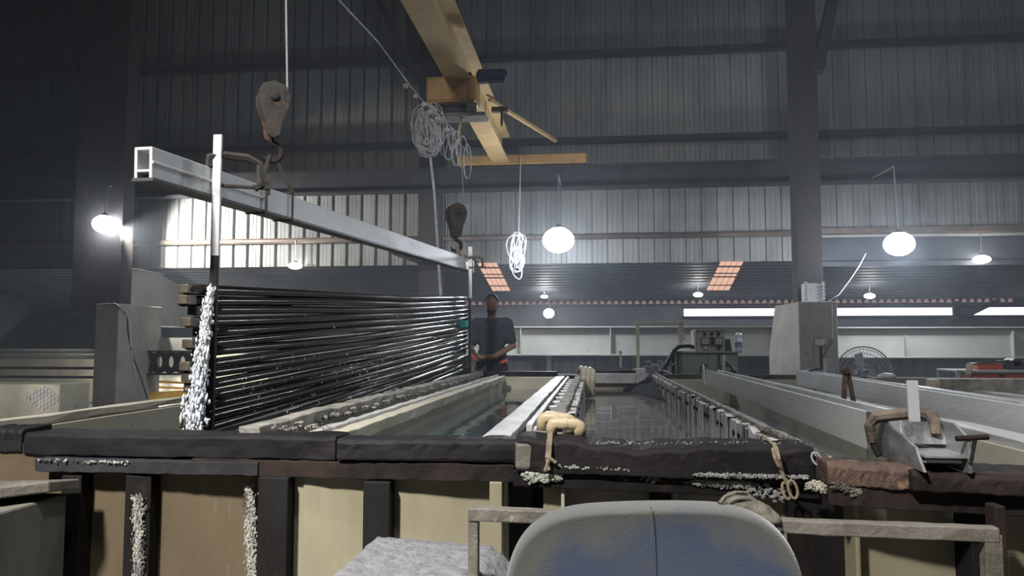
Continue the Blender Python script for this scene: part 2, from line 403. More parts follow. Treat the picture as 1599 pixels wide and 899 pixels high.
# girts (horizontal rails of the wall)
for k, (py, dia) in enumerate(((368, .10), (217, .10), (82, .11), (-60, .11))):
    z = at(1000, py, YW - .08).z
    if k == 0:
        g = MB().tube([(XL, YW - .09, z), (colx, YW - .09, z)], .055, 10)
        struct('wall_girt', g, M_girt, 'reddish brown round rail low on the lit corrugated sheets', cat='wall rail', smooth=True)
        struct('wall_girt', MB().box((colx + .2, YW - .14, z - .02), (XR, YW - .02, z + .08)), M_girt, 'rail at the lower edge of the sheets right of the column', cat='wall rail')
    else:
        struct('wall_girt', MB().box((XL, YW - .16, z - dia / 2), (XR, YW - .01, z + dia / 2)), M_steel,
               ['', 'dark wall rail just above the long crane runway', 'dark wall rail high up behind the crane bridge', 'topmost dark wall rail under the roof'][k], cat='wall rail')

# crane runway beam
rz0 = at(1000, 293, 13.3).z; rz1 = at(1000, 256, 13.3).z
struct('runway_beam', MB().ibeam((XL, 13.3, (rz0 + rz1) / 2), (XR, 13.3, (rz0 + rz1) / 2), .24, rz1 - rz0, .03, .02), M_steel,
       'long dark steel crane runway beam across the back wall', cat='beam')

# columns, pedestals, braces
def column(name, pl, pr, pyr, Y, z0, z1, label, wflange=None):
    a = at(pl, pyr, Y); b = at(pr, pyr, Y); cx = (a.x + b.x) / 2; wd = b.x - a.x
    mb = MB()
    mb.box((cx - wd / 2, Y, z0), (cx + wd / 2, Y + .025, z1)); mb.box((cx - wd / 2, Y + .3, z0), (cx + wd / 2, Y + .325, z1)); mb.box((cx - .012, Y + .02, z0), (cx + .012, Y + .31, z1))
    mb.box((cx - wd / 2, Y + .02, z0), (cx - wd / 2 + .012, Y + .31, z1)); mb.box((cx + wd / 2 - .012, Y + .02, z0), (cx + wd / 2, Y + .31, z1))
    return struct(name, mb, M_colsteel, label, bevel=.004, cat='column'), cx, wd
pz = at(1270, 470, 11.7).z
_, c1x, c1w = column('steel_column', 1243, 1283, 350, 12.45, pz - .15, 9.5, 'thick dark steel column standing on the tall concrete pedestal')
_, c2x, c2w = column('steel_column', 655, 686, 440, 13.55, 0, 9.5, 'slimmer brown steel column behind the far end of the hanging rack')
_, c0x, c0w = column('steel_column', 112, 188, 440, 12.45, at(140, 476, 11.7).z - .1, 9.5, 'dark steel column above the left concrete pier')
# pedestal right (tapered side)
def pedestal(px0, px1, pyt, pside, Y, depth, label, z0=0):
    t = atz(px0, pyt, 0) if 0 else at(px0, pyt, Y); u = at(px1, pyt, Y)
    mb = MB(); x0, x1, z1 = t.x, u.x, t.z
    s = pside
    mb.face_grid([[(x0, Y, z0), (x1, Y, z0), (x1, Y + depth, z0), (x0 - s, Y + depth, z0)],
                  [(x0, Y, z1 - .75), (x1, Y, z1 - .75), (x1, Y + depth, z1 - .75), (x0 - s, Y + depth, z1 - .75)],
                  [(x0, Y, z1), (x1, Y, z1), (x1, Y + depth, z1), (x0 - s * .3, Y + depth, z1)]], True, True)
    return struct('concrete_pedestal', mb, M_conc, label, bevel=.012, cat='pedestal')
pedestal(1246, 1307, 471, .16, 11.7, 1.25, 'tall grey concrete pedestal carrying the thick column, white box on its top')
pedestal(150, 186, 474, .62, 11.7, 1.25, 'dark grey concrete pier at the left, loose wires on its top')
def brace(p, q, label, wd=.16):
    struct('column_brace', MB().obox(p, q, wd, wd * .8), M_colsteel, label, cat='brace')
brace(at(583, -20, 13.6), at(652, 128, 13.6), 'dark diagonal brace meeting the slimmer brown column')
brace(at(1306, -30, 12.5), at(1276, 112, 12.5), 'dark diagonal brace meeting the thick right column', .2)
brace(at(48, -20, 13.4), at(118, 130, 13.4), 'faint diagonal brace high in the dark left corner')
# dark platform at the column
p = at(607, 396, 13.0)
pa = at(606, 394, 12.9); pb = at(735, 398, 12.9)
struct('column_platform', MB().prism([(pa.x, 12.9, pa.z), (pb.x - .1, 12.9, pb.z), (pb.x + .05, 12.9, pb.z - .06), (pb.x - .35, 12.9, pb.z - .16), (pa.x + .35, 12.9, pa.z - .12)], (0, .7, 0)), M_steel, 'dark steel bracket plate at the slimmer column under the bar', cat='bracket')

# ---- lower shed behind
slope = math.tan(R(12.7))
def roofz(Y): return wb_z - slope * (Y - YW)
YF = 16.6
def shed_roof():
    mb = MB(); rows = []; y = YW; i = 0
    ys = []
    while y < YF + .1:
        ys += [(y, 0), (y + .09, 0), (y + .105, .03), (y + .155, .03)]; y += .17
    return mb.face_grid([[(XL, a, roofz(a) + b) for a, b in ys], [(XR, a, roofz(a) + b) for a, b in ys]]) and mb
struct('ceiling_shed', shed_roof(), M_darksheet, 'dark corrugated lean-to roof sloping down beyond the wall', cat='roof')
struct('wall_shed', MB().box((XL, YF, 0), (XR, YF + .1, roofz(YF) + .2)), M_darksheet, 'dark far wall under the lean-to roof', cat='wall')
def roofpt(px, py, off=.03):
    d = ray(px, py); n = Vector((0, slope, 1)); p0 = Vector((0, YW, wb_z - off)); c = Vector((0, 0, 1.2))
    t = (p0 - c).dot(n) / d.dot(n); return c + d * t
for lab, xl0, xr0, xl1, xr1, y0, y1 in (('orange lit skylight strip in the lean-to roof above the worker', 745, 776, 769, 797, 411, 454),
                                     ('orange lit skylight strip in the lean-to roof left of the thick column', 1125, 1161, 1103, 1139, 409, 453)):
    cen = roofpt((xl0 + xr1) / 2, (y0 + y1) / 2)
    t = tagp(thing('skylight', lab, 'skylight', cen), kind='structure')
    for a, b in ((0, .13), (.21, .38), (.44, .5), (.57, .80), (.86, 1)):
        def q(f, side):
            l = (xl0 + (xl1 - xl0) * f, y0 + (y1 - y0) * f); r = (xr0 + (xr1 - xr0) * f, l[1]); return roofpt(*(l if side == 0 else r))
        mb = MB()
        for k in range(4):
            s0, s1 = k / 4 + .015, (k + 1) / 4 - .015
            A, B, C_, D_ = q(a, 0), q(a, 1), q(b, 1), q(b, 0)
            mb.prism([A.lerp(B, s0), A.lerp(B, s1), D_.lerp(C_, s1), D_.lerp(C_, s0)], (0, 0, .01))
        obj('pane', mb, E_sky, t)
# eave strip and daylight band
ea = at(725, 476, YF - .25); eb = at(1065, 469, YF - .25)
mb = MB(); x = ea.x
while x < eb.x + 6.5:
    mb.prism([(x, YF - .25, ea.z), (x + .11, YF - .25, ea.z), (x + .08, YF - .25, eb.z), (x + .03, YF - .25, eb.z)], (0, .01, 0)); x += .145
struct('window_1', mb, E_eave, 'dim pinkish gap strip under the eave sheets', cat='window')
wa = at(1068, 493.5, YF - .05); wb_ = at(1600, 479.5, YF - .05)
t = tagp(thing('window_2', 'long bright daylight strip below the lean-to roof on the right', 'window', (wa.x, YF - .05, wa.z)), kind='structure')
xe = at(1487, 487, YF - .05).x; xs2 = at(1522, 487, YF - .05).x
obj('pane', MB().box((wa.x, YF - .05, wa.z), (xe, YF - .03, wb_.z)), E_win, t)
obj('pane', MB().prism([(xs2 - .1, YF - .05, wa.z), (XR, YF - .05, wa.z), (XR, YF - .05, wb_.z), (xs2 + .22, YF - .05, wb_.z)], (0, .02, 0)), E_win, t)
obj('frame', MB().box((wa.x - .05, YF - .08, wa.z - .05), (XR, YF - .02, wa.z - .002)).box((wa.x - .05, YF - .08, wb_.z), (XR, YF - .02, wb_.z + .04)), M_steel, t)
struct('roof_strut', MB().obox(at(1494, 500, YF - .3), at(1494, 470, YF - .3), .12, .08, (0, 1, 0)).obox(at(1512, 492, YF - .3), at(1560, 468, YF - .3), .09, .07).tube([at(1505, 478, YF - .3), at(1520, 478, YF - .3)], .04), M_steel, 'dark strut with a knee brace before the daylight strip', cat='strut')

# pale plate girder across the back (both sides of the pedestal)
def plate_girder(px0, px1, pyt, pyb, Y, lab, stiff):
    a = at(px0, pyt, Y); b = at(px1, pyb, Y); zt = at(1100, pyt, Y).z; zb = at(1100, pyb, Y).z
    t = tagp(thing('plate_girder', lab, 'girder', ((a.x + b.x) / 2, Y, zb)), kind='structure')
    obj('web', MB().box((a.x, Y, zb), (b.x, Y + .02, zt)), M_girder, t)
    obj('flange', MB().box((a.x, Y - .11, zt), (b.x, Y + .13, zt + .02)), M_girder, t, .002)
    obj('flange', MB().box((a.x, Y - .11, zb - .02), (b.x, Y + .13, zb)), M_girder, t, .002)
    for s, h in stiff:
        x = at(s, 530, Y).x
        obj('stiffener', MB().box((x - .008, Y - .1, zb), (x + .008, Y, zb + (zt - zb) * h)), M_girder, t)
plate_girder(560, 1236, 511, 553, 13.05, 'pale grey plate girder behind the worker and the control cabinet', ((953, 1), (814, 1), (1220, 1)))
plate_girder(1300, 1720, 513, 556, 13.05, 'pale grey plate girder right of the concrete pedestal', ((1412, .75), (1578, .9)))
lz = at(1100, 556, 13.2).z
struct('wall_low', corrugated(at(560, 550, 13.3).x, XR, 0, lz, 13.3, .2, .13, .03), M_lowsheet, 'low grey corrugated sheet wall under the pale girder', cat='wall')
struct('wall_low_post', MB().box((at(857, 560, 13.2).x - .04, 13.2, 0), (at(857, 560, 13.2).x + .04, 13.28, lz)), M_girder, 'pale vertical post on the low corrugated wall', cat='post')

# left wing
gx = -8.6
ga = atx(176, 417, gx); gb = atx(176, 505, gx)
struct('side_girder', MB().box((gx, ga.y, gb.z), (gx + .02, 16.5, ga.z)).box((gx - .08, ga.y, gb.z - .02), (gx + .14, 16.5, gb.z)).box((gx - .08, ga.y, ga.z), (gx + .14, 16.5, ga.z + .02)), M_girder,
       'deep grey girder face running away behind the left pier', cat='girder')
a = at(186, 547, 12.9); b = at(300, 527, 12.9)
struct('cross_beam', MB().box((a.x - .3, 12.9, a.z), (b.x, 13.05, b.z)), M_girder, 'cream beam end between left pier and hanging rack', cat='beam')
wl = at(-70, 560, 8.6)
lamp(wl, .08, 'small low work lamp just past the left edge by the perforated container', None, 45, False, (1, .98, .93))
single('lamp_post', MB().tube([(wl.x, wl.y, 0), (wl.x, wl.y, wl.z - .06)], .02, 8), M_steel, 'dark post under the work lamp past the left edge', 'post')
# castellated beam with real holes
a = at(150, 582, 12.6); b = at(330, 549, 12.6)
def castellated(x0, x1, z0, z1, Y, n):
    mb = MB(); wd = (x1 - x0) / n; zc = (z0 + z1) / 2 + .01
    for i in range(n):
        xa = x0 + i * wd; c = Vector((xa + wd / 2, Y, zc)); rx = wd * .27; rz = (z1 - z0) * .27
        inner = []; outer = []
        for k in range(16):
            an = 2 * pi * (k + .5) / 16; ca, sa = cos(an), sin(an)
            inner.append((c.x + rx * ca, Y, zc + rz * sa))
            sc = min((wd / 2) / max(abs(ca), 1e-6), ((z1 - z0) / 2) / max(abs(sa), 1e-6))
            outer.append((c.x + sc * ca, Y, (z0 + z1) / 2 + sc * sa))
        mb.face_grid([inner, outer], True)
        mb.face_grid([inner, [(p[0], Y + .05, p[2]) for p in inner]], True)
    mb.box((x0, Y - .06, z0 - .03), (x1, Y + .1, z0)); mb.box((x0, Y - .06, z1), (x1, Y + .1, z1 + .02))
    return mb
struct('castellated_beam', castellated(a.x, b.x, a.z, b.z, 12.6, 10), M_steel, 'dark beam with a row of round holes left of the rack', cat='beam')
a = at(150, 640, 15.2); b = at(420, 552, 15.2)
struct('wall_pale', MB().box((a.x - 4, 15.2, 0), (b.x, 15.3, b.z)), M_inner, 'pale lit wall low behind the beam with round holes', cat='wall')
for lab, p, q, h in (('thick yellow rail low behind the left pier', at(178, 624, 12.2), at(310, 614, 13.4), .16), ('upper thin yellow rail behind the left pier', at(178, 593, 12.9), at(300, 598, 13.3), .035),
                  ('lower thin yellow rail behind the left pier', at(186, 601, 12.9), at(300, 607, 13.3), .035)):
    struct('yellow_rail', MB().obox(p, q, .06, h), M_railY, lab, cat='rail')

# pipes and pale perforated container left of pier
for k, (y0, y1, m, lab) in enumerate(((545, 552, M_girder, 'uppermost pale pipe left of the pier'), (555, 561, M_girder, 'second pale pipe left of the pier'), (573, 578, M_steel, 'dark pipe third down left of the pier'), (588, 592, M_steel, 'lowest thin dark pipe left of the pier'))):
    a = at(-60, y0, 11.4); b = at(104, y1, 11.4); r = abs(a.z - b.z) / 2
    struct('wall_pipe', MB().tube([(a.x, 11.8, (a.z + b.z) / 2), (b.x + .3, 11.8, (a.z + b.z) / 2)], max(r, .02), 10), m, lab, cat='pipe', smooth=True)
a = at(-80, 660, 9.5); b = at(94, 600, 9.5)
pc = thing('perforated_container', 'pale plastic container with a diamond of white discs, far left', 'container', ((a.x + b.x) / 2, 9.7, 0))
obj('wall', MB().box((a.x, 9.5, 0), (b.x, 10.1, b.z)), M_inner, pc, .01)
mb = MB()
for i in range(6):
    for j in range(6):
        px = 42 + i * 9 + j * 1.5 + (i + j) * 0; py = 621 - i * 3.2 + j * 4.2
        px = 40 + (i + j) * 5.4; py = 621 + (i - j) * 3.4
        if px > 92: continue
        c = at(px, py, 9.5); mb.lathe((c.x, 9.497, c.z), [(.024, -.006), (.027, .0), (.027, .004)], 12, 'y')
obj('disc_pattern', mb, M_white, pc)

# ------------------------------------------------------------------ CRANE
BX = -1.61; bz = at(780, 250, 13.0).z
cr = thing('crane_bridge', 'yellow overhead crane girder running towards the back wall', 'crane', (BX, 10, bz))
obj('girder', MB().obox((BX, -1, bz + .01), (BX, 13.35, bz + .01), .3, .02).obox((BX, -1, bz + .5), (BX, 13.35, bz + .5), .3, .025).obox((BX, -1, bz + .255), (BX, 13.35, bz + .255), .016, .48), M_yellow, cr)
for y in (6.6, 11.2):
    obj('splice_plate', MB().box((BX + .008, y, bz + .06), (BX + .02, y + .5, bz + .44)), M_yellow, cr, .002)
ra = at(750, 248, 13.3)
et0 = rz1 + .02
obj('end_carriage', MB().box((BX - .75, 13.16, et0), (BX + 1.5, 13.42, et0 + .17)), M_hoisty, cr, .01)
for x in (BX - .6, BX + 1.3):
    obj('wheel', MB().lathe((x, 13.3, et0 + .01), [(.05, -.06), (.09, -.055), (.09, .055), (.05, .06)], 16, 'y'), M_steel, cr)
b0 = at(768, 143, 11.0); b1 = at(868, 220, 13.2)
obj('brace', MB().obox((BX + .1, 11.0, bz + .42), b1, .05, .05), M_yellow, cr)

# hoist
H = at(705, 139, 9.0)
hz1 = at(705, 118, 8.9).z; hz0 = at(705, 159, 8.9).z
hs = thing('electric_hoist', 'orange-yellow wire rope hoist with blue motor under the crane girder', 'hoist', (H.x, 9.0, hz0))
hx0 = at(665, 139, 8.9).x; hx1 = at(743, 139, 8.9).x
obj('drum_housing', MB().box((hx0, 8.9, hz0), (hx1, 9.25, hz1)), M_hoisty, hs, .03)
obj('cover_rim', MB().box((hx0 + .02, 8.885, hz0 + .03), (hx1 - .06, 8.9, hz0 + .045)).box((hx1 - .09, 8.885, hz0 + .03), (hx1 - .075, 8.9, hz1 - .03)).box((hx0 + .02, 8.885, hz1 - .035), (hx1 - .06, 8.9, hz1 - .02)), M_hoisty, hs)
mx0 = at(748, 118, 9.05).x; mx1 = at(792, 118, 9.05).x; mz = at(770, 119, 9.05).z
obj('motor', MB().lathe((mx0, 9.05, mz), [(.05, -.03), (.09, 0), (.09, .08), (.075, .09), (.075, (mx1 - mx0) - .02), (.05, mx1 - mx0)], 18, 'x'), M_blue, hs)
mb = MB()
for k in range(12):
    an = 2 * pi * k / 12
    mb.obox((mx0 + .1, 9.05 + .08 * cos(an), mz + .08 * sin(an)), (mx1 - .03, 9.05 + .08 * cos(an), mz + .08 * sin(an)), .006, .012)
obj('cooling_fins', mb, M_blue, hs)
tz = at(705, 178, 8.9).z; tx0 = at(700, 170, 8.9).x; tx1 = at(757, 170, 8.9).x
obj('drum', MB().lathe((hx0 + .05, 9.1, (hz0 + tz) / 2 + .02), [(.09, 0), (.09, .52)], 16, 'x'), M_darkgrey, hs, smooth=True)
obj('lower_frame', MB().box((hx0 + .12, 8.92, tz - .02), (tx1, 9.2, tz + .025)).box((tx0 + .22, 8.9, tz + .03), (tx1 - .1, 8.93, hz0 - .01)), M_frame, hs, .004)
obj('trolley_plate', MB().box((hx0 + .15, 8.95, hz1), (hx0 + .2, 9.2, bz + .1)), M_steel, hs)
obj('trolley_plate', MB().box((hx1 - .12, 8.95, hz1 - .02), (hx1 - .07, 9.2, bz + .1)), M_steel, hs)
for x in (BX - .12, BX + .12):
    for y in (9.0, 9.18):
        obj('wheel', MB().lathe((x, y, bz + .06), [(.02, -.03), (.045, -.025), (.045, .025), (.02, .03)], 12, 'x'), M_steel, hs)
cbx = at(772, 172, 9.0)
obj('limit_switch', MB().box((cbx.x - .03, 8.95, cbx.z - .03), (cbx.x + .16, 9.03, cbx.z + .03)).box((cbx.x + .08, 8.95, cbx.z - .2), (cbx.x + .105, 9.0, cbx.z)), M_rust, hs, .003)
rp = at(722, 180, 9.0); rq = at(713, 225, 9.0)
obj('guide_strap', MB().obox(rp, rq, .03, .01, (0, 1, 0)), M_yellow, hs)

# ------------------------------------------------------------------ HANGING LOAD
def bary(u):            # depth of the rack plane under pixel column u (camera depth)
    return 1.8235 / ((u - 799.5) / -1200 + .1738)
NP = (-1.25, 3.3); FP = (-.468, 7.8)
cy, sy = cos(R(6.1)), sin(R(6.1))
def rackpt(s, z):       # s metres along rack from the near hanger, z above the camera level
    dx, dz = FP[0] - NP[0], FP[1] - NP[1]; L_ = sqrt(dx * dx + dz * dz)
    cx = NP[0] + dx / L_ * s; cz = NP[1] + dz / L_ * s
    return Vector((cx * cy - cz * sy, cx * sy + cz * cy, 1.2 + z))
RL = sqrt((FP[0] - NP[0]) ** 2 + (FP[1] - NP[1]) ** 2)
def barz(s): return .675 + (.808 - .675) * s / RL
fb = thing('flight_bar', 'long silver aluminium flight bar hanging from the crane hooks', 'flight bar', rackpt(RL / 2, .7))
p0, p1 = rackpt(-.55, barz(-.55)), rackpt(RL + .12, barz(RL + .12))
sd = (p1 - p0).cross(Vector((0, 0, 1))).normalized()
mb = MB().obox(p0, p1, .012, .115, offs=(.03, 0)).obox(p0, p1, .012, .115, offs=(-.03, 0)).obox(p0, p1, .07, .012, offs=(0, .052)).obox(p0, p1, .05, .01, offs=(0, -.03))
mb.obox(p0, p0.lerp(p1, .16), .006, .012, offs=(.039, 0))
obj('beam', mb, M_alu, fb, .003)
obj('lower_lip', MB().obox(p0 + Vector((0, 0, -.062)), p1 + Vector((0, 0, -.062)), .085, .012), M_bar, fb)
# hangers
HS = -.16
near_top = rackpt(HS, .865); near_bot = rackpt(HS, -.62)
hh = thing('rack_hanger', 'near upright aluminium hanger clamped to the hanging bar, lower half black', 'hanger', near_bot)
off = sd * .06
obj('upper_strip', MB().obox(near_top + off, rackpt(HS, .36) + off, .036, .014, (0, 1, 0)), M_alu, hh, .002)
obj('lower_strip', MB().obox(rackpt(HS, .36) + off, near_bot + off, .03, .02, (0, 1, 0)), M_black, hh, .002)
hf = thing('rack_hanger', 'far upright hanger at the far end of the hanging bar', 'hanger', rackpt(RL - .08, -.35))
obj('upper_strip', MB().obox(rackpt(RL - .08, .98) + off, rackpt(RL - .08, .46) + off, .036, .014, (0, 1, 0)), M_alu, hf, .002)
obj('lower_strip', MB().obox(rackpt(RL - .08, .46) + off, rackpt(RL - .08, -.36) + off, .03, .016, (0, 1, 0)), M_bar, hf, .002)
# clamps
def cclamp(c, d, s, name_label, m=M_rustdark):
    t = thing('c_clamp', name_label, 'clamp', c)
    c = Vector(c); d = Vector(d).normalized(); up = Vector((0, 0, 1))
    pts = [c - d * .05 * s + up * .0, c - d * .05 * s + up * .04 * s, c + up * .055 * s, c + d * .1 * s + up * .052 * s, c + d * .15 * s + up * .03 * s, c + d * .155 * s - up * .06 * s, c + d * .13 * s - up * .075 * s]
    obj('body', MB().tube(pts, .017 * s, 6), m, t)
    obj('screw', MB().tube([c + d * .19 * s - up * .07 * s, c - d * .02 * s - up * .075 * s], .008 * s, 6).tube([c + d * .19 * s - up * .10 * s, c + d * .19 * s - up * .03 * s], .005 * s, 5), m, t)
    return t
cclamp(rackpt(HS + .02, .73) + sd * .07, Vector((.85, .5, 0)), 1.0, 'dark screw clamp holding the near hanger to the hanging bar', M_hook)
cclamp(rackpt(RL - .1, barz(RL) + .02) + sd * .07, Vector((1, 0, 0)), .8, 'small screw clamp at the far end of the hanging bar', M_bar)
obj('end_cap', MB().obox(rackpt(RL + .13, barz(RL) - .01), rackpt(RL + .17, barz(RL) - .01), .09, .13), M_white, fb, .005)

# profiles
ORD = ['first', 'second', 'third', 'fourth', 'fifth', 'sixth', 'seventh', 'eighth', 'ninth', 'tenth', 'eleventh', 'twelfth', 'thirteenth', 'fourteenth', 'fifteenth', 'sixteenth', 'seventeenth', 'eighteenth', 'nineteenth', 'twentieth']
NROW = 20
for i in range(NROW):
    f = i / (NROW - 1)
    zn = .232 + (-.60 - .232) * f; zf = .463 + (-.33 - .463) * f
    s0 = -.20 + random.uniform(-.07, .05); s1 = RL - .03 + random.uniform(-.03, .05)
    ph = random.uniform(0, 6); n = 26; rows = []; amp = random.uniform(.004, .009); ph2 = random.uniform(0, 6)
    for k in range(n + 1):
        s = s0 + (s1 - s0) * k / n; q = s / RL
        z = zn + (zf - zn) * q - .012 * sin(pi * max(0, min(1, q))) + amp * sin(ph + q * 9) * .6
        c = rackpt(s, z) + sd * (amp * sin(ph2 + q * 7))
        ring = []
        for j in range(12):
            a_ = 2 * pi * j / 12
            ring.append(c + sd * (.024 * cos(a_)) + Vector((0, 0, .0220 * sin(a_))))
        rows.append(ring)
    mb = MB(); mb.face_grid(rows, True, True)
    lab = 'uppermost' if i == 0 else 'lowest' if i == NROW - 1 else ORD[i] + ' from the top'
    t = thing('aluminium_profile', 'long dark wet aluminium profile in the hanging rack, %s' % lab, 'profile', rackpt(RL / 2, (zn + zf) / 2), 'wet profiles on the hanging rack')
    obj('tube', mb, M_prof, t, smooth=True)
    e = rackpt(s0, zn + (zf - zn) * s0 / RL)
    dirn = (rackpt(1, 0) - rackpt(0, 0))
    obj('end_plug', MB().obox(e - dirn * .02, e + dirn * .05, .046, .036), M_profend, t, .004)

# falling water
mb = MB()
rnd = random.Random(3)
for k in range(2600):
    f = rnd.random() ** .85
    px = 329 - 30 * f + rnd.gauss(0, 2.5 + 6.0 * f); py = 449 + 222 * f + rnd.uniform(-3, 3)
    if px < 270: continue
    c = at(px, py, 2.92 + rnd.uniform(-.05, .05))
    r = rnd.uniform(.0012, .0038) * (1 + .6 * f)
    mb.ico(c, (r, r, r * rnd.uniform(1.2, 4.5)), 1)
for k in range(8):
    pts = []; rs = []
    for j in range(22):
        f = j / 21; pts.append(at(330 - 30 * f + rnd.gauss(0, 2.2) + (k - 3.5) * 2.4 * f, 449 + 226 * f, 2.92)); rs.append(.003 + .005 * f + rnd.uniform(0, .004))
    mb.tube(pts, rs, 6)
single('falling_water', mb, M_splash, 'white stream of water pouring off the near ends of the profiles', 'water', kind='stuff', smooth=True)
mb = MB()
for k in range(330):
    s = rnd.uniform(-.25, 1.9) if k < 250 else rnd.uniform(0, 4); z = rnd.uniform(-.62, -.05) if k < 260 else rnd.uniform(-.5, .2)
    c = rackpt(s, z) + sd * rnd.uniform(.03, .13); r = rnd.uniform(.0008, .0028) * (1 + s * .25)
    mb.ico(c, (r * rnd.uniform(1, 1.8), r, r * rnd.uniform(.8, 2.2)), 1)
single('water_droplets', mb, M_splash, 'scattered bright water droplets in front of the hanging rack', 'water droplets', kind='stuff', smooth=True)

# hook blocks
def hook_block(c, s, lab, yaw=0, top=None, sling=None):
    c = Vector(c); t = thing('hook_block', lab, 'hook block', c)
    prof = [(0, -.155), (.03, -.14), (.045, -.06), (.075, .02), (.078, .07), (.055, .115), (.0, .135), (-.055, .115), (-.078, .07), (-.075, .02), (-.045, -.06), (-.03, -.14)]
    ca, sa = cos(yaw), sin(yaw)
    def P(x, y, z): return c + Vector((x * ca - y * sa, x * sa + y * ca, z)) * s
    vec = P(0, .016, 0) - P(0, 0, 0)
    obj('cheek_plate', MB().prism([P(x, -.06, z) for x, z in prof], vec), M_hook, t, .004)
    obj('cheek_plate', MB().prism([P(x, .045, z) for x, z in prof], vec), M_hook, t, .004)
    m = MB(); m.lathe((0, 0, 0), [(.02, -.04), (.066, -.04), (.056, 0), (.066, .04), (.02, .04)], 20, 'y')
    m.transform(Matrix.Translation(P(0, 0, .055)) @ Matrix.Rotation(yaw, 4, 'Z') @ Matrix.Scale(s, 4)); obj('sheave', m, M_rustdark, t)
    m = MB(); m.lathe((0, 0, 0), [(.012, -.075), (.022, -.07), (.022, .07), (.012, .075)], 12, 'y')
    m.transform(Matrix.Translation(P(0, 0, .055)) @ Matrix.Rotation(yaw, 4, 'Z') @ Matrix.Scale(s, 4)); obj('axle', m, M_steel, t)
    hk = [P(0, 0, -.13), P(0, 0, -.17)] + [P(.045 * sin(a_), 0, -.215 + .045 * cos(a_)) for a_ in [x * .35 for x in range(0, 14)]]
    obj('hook', MB().tube(hk, [.014 * s] * 3 + [.016 * s] * 8 + [.012 * s] * 3 + [.006 * s] * 2, 8), M_rustdark, t)
    if top is not None:
        obj('wire_rope', MB().tube([P(.07, 0, .06), top], .0035 * s + .0015, 6), M_steelrope, t)
    return P(0, 0, -.26)
HK1 = at(426, 172, 3.62)
low = hook_block(HK1, 1.0, 'brown hook block with a large sheave holding the near end of the bar', .55, at(446, -40, 3.75))
# sling of near hook
bq = rackpt(.28, barz(.28)); br_ = rackpt(.55, barz(.55))
mb = MB().tube([low + Vector((-.01, 0, .03)), (low + bq) / 2 + Vector((-.01, 0, 0)), bq + sd * .05 + Vector((0, 0, .07))], .011, 6).tube([low + Vector((.01, 0, .03)), br_ + sd * .05 + Vector((0, 0, .07))], .011, 6)
mb.tube([br_ + sd * .05 + Vector((0, 0, .07)), br_ + sd * .05 + Vector((0, 0, -.07)), br_ - sd * .05 + Vector((0, 0, -.07)), br_ - sd * .05 + Vector((0, 0, .07)), br_ + sd * .05 + Vector((0, 0, .07))], .007, 6)
mb.tube([bq + sd * .05 + Vector((0, 0, .07)), bq - sd * .05 + Vector((0, 0, .07)), bq - sd * .05 - Vector((0, 0, .07)), bq + sd * .05 - Vector((0, 0, .07)), bq + sd * .05 + Vector((0, 0, .07))], .007, 6)
single('lifting_sling', mb, M_hook, 'brown two-leg sling from the near hook to the hanging bar', 'sling')
HK2 = at(712, 343, 7.75)
low2 = hook_block(HK2, 1.25, 'dark hook block above the far end of the hanging bar', .5, at(718, 182, 8.95))
e2 = rackpt(RL - .35, barz(RL)); e3 = rackpt(RL - .1, barz(RL))
single('lifting_sling', MB().tube([low2 + Vector((0, 0, .05)), e2 + Vector((0, 0, .08))], .012, 6).tube([low2 + Vector((0, 0, .05)), e3 + Vector((0, 0, .06))], .012, 6), M_rope, 'short chain sling from the far hook to the bar end', 'sling')

# festoon cable coil
fs = thing('festoon_cable', 'tangled coil of pale control cable hanging beside the hoist', 'cable', at(668, 200, 8.6))
obj('support_wire', MB().tube([at(520, -10, 6.2), at(590, 65, 7.4), at(640, 133, 8.4), at(700, 205, 8.8), at(742, 250, 9.0)], .008, 6), M_wire, fs)
mb = MB(); rnd = random.Random(11)
for k in range(30):
    cx_ = rnd.gauss(668, 5); top = rnd.uniform(160, 176); bot = rnd.uniform(225, 246); wd = rnd.uniform(10, 23)
    pts = []
    for j in range(19):
        a_ = 2 * pi * j / 18; fy = (1 - cos(a_)) / 2
        pts.append(at(cx_ + wd * sin(a_) * (.55 + .5 * fy) + 3 * sin(3 * a_ + k), top + (bot - top) * fy, 8.6 + .05 * sin(a_ * 2 + k)))
    mb.tube(pts, .0065, 5)
obj('coil', mb, M_wire, fs)
mb = MB()
for k, (x, y0, y1, wd) in enumerate(((692, 190, 242, 7), (700, 195, 250, 8), (712, 205, 258, 7), (722, 212, 262, 8), (730, 225, 279, 6), (716, 218, 245, 4), (706, 200, 236, 5))):
    pts = [at(x + wd * sin(2 * pi * j / 16), y0 + (y1 - y0) * (1 - cos(2 * pi * j / 16)) / 2, 8.75) for j in range(17)]
    mb.tube(pts, .0075, 5)
obj('loops', mb, M_wire, fs)
for x, y in ((634, 134), (649, 150), (662, 163), (672, 175), (684, 186), (698, 203)):
    obj('clip', MB().ell(at(x, y, 8.45), (.035, .03, .03), 8, 6), M_white, fs)
obj('lead', MB().tube([at(672, 244, 8.6), at(678, 300, 8.6), at(683, 380, 8.6), at(688, 460, 8.6), at(690, 500, 8.6)], .016, 6), M_wire, fs)
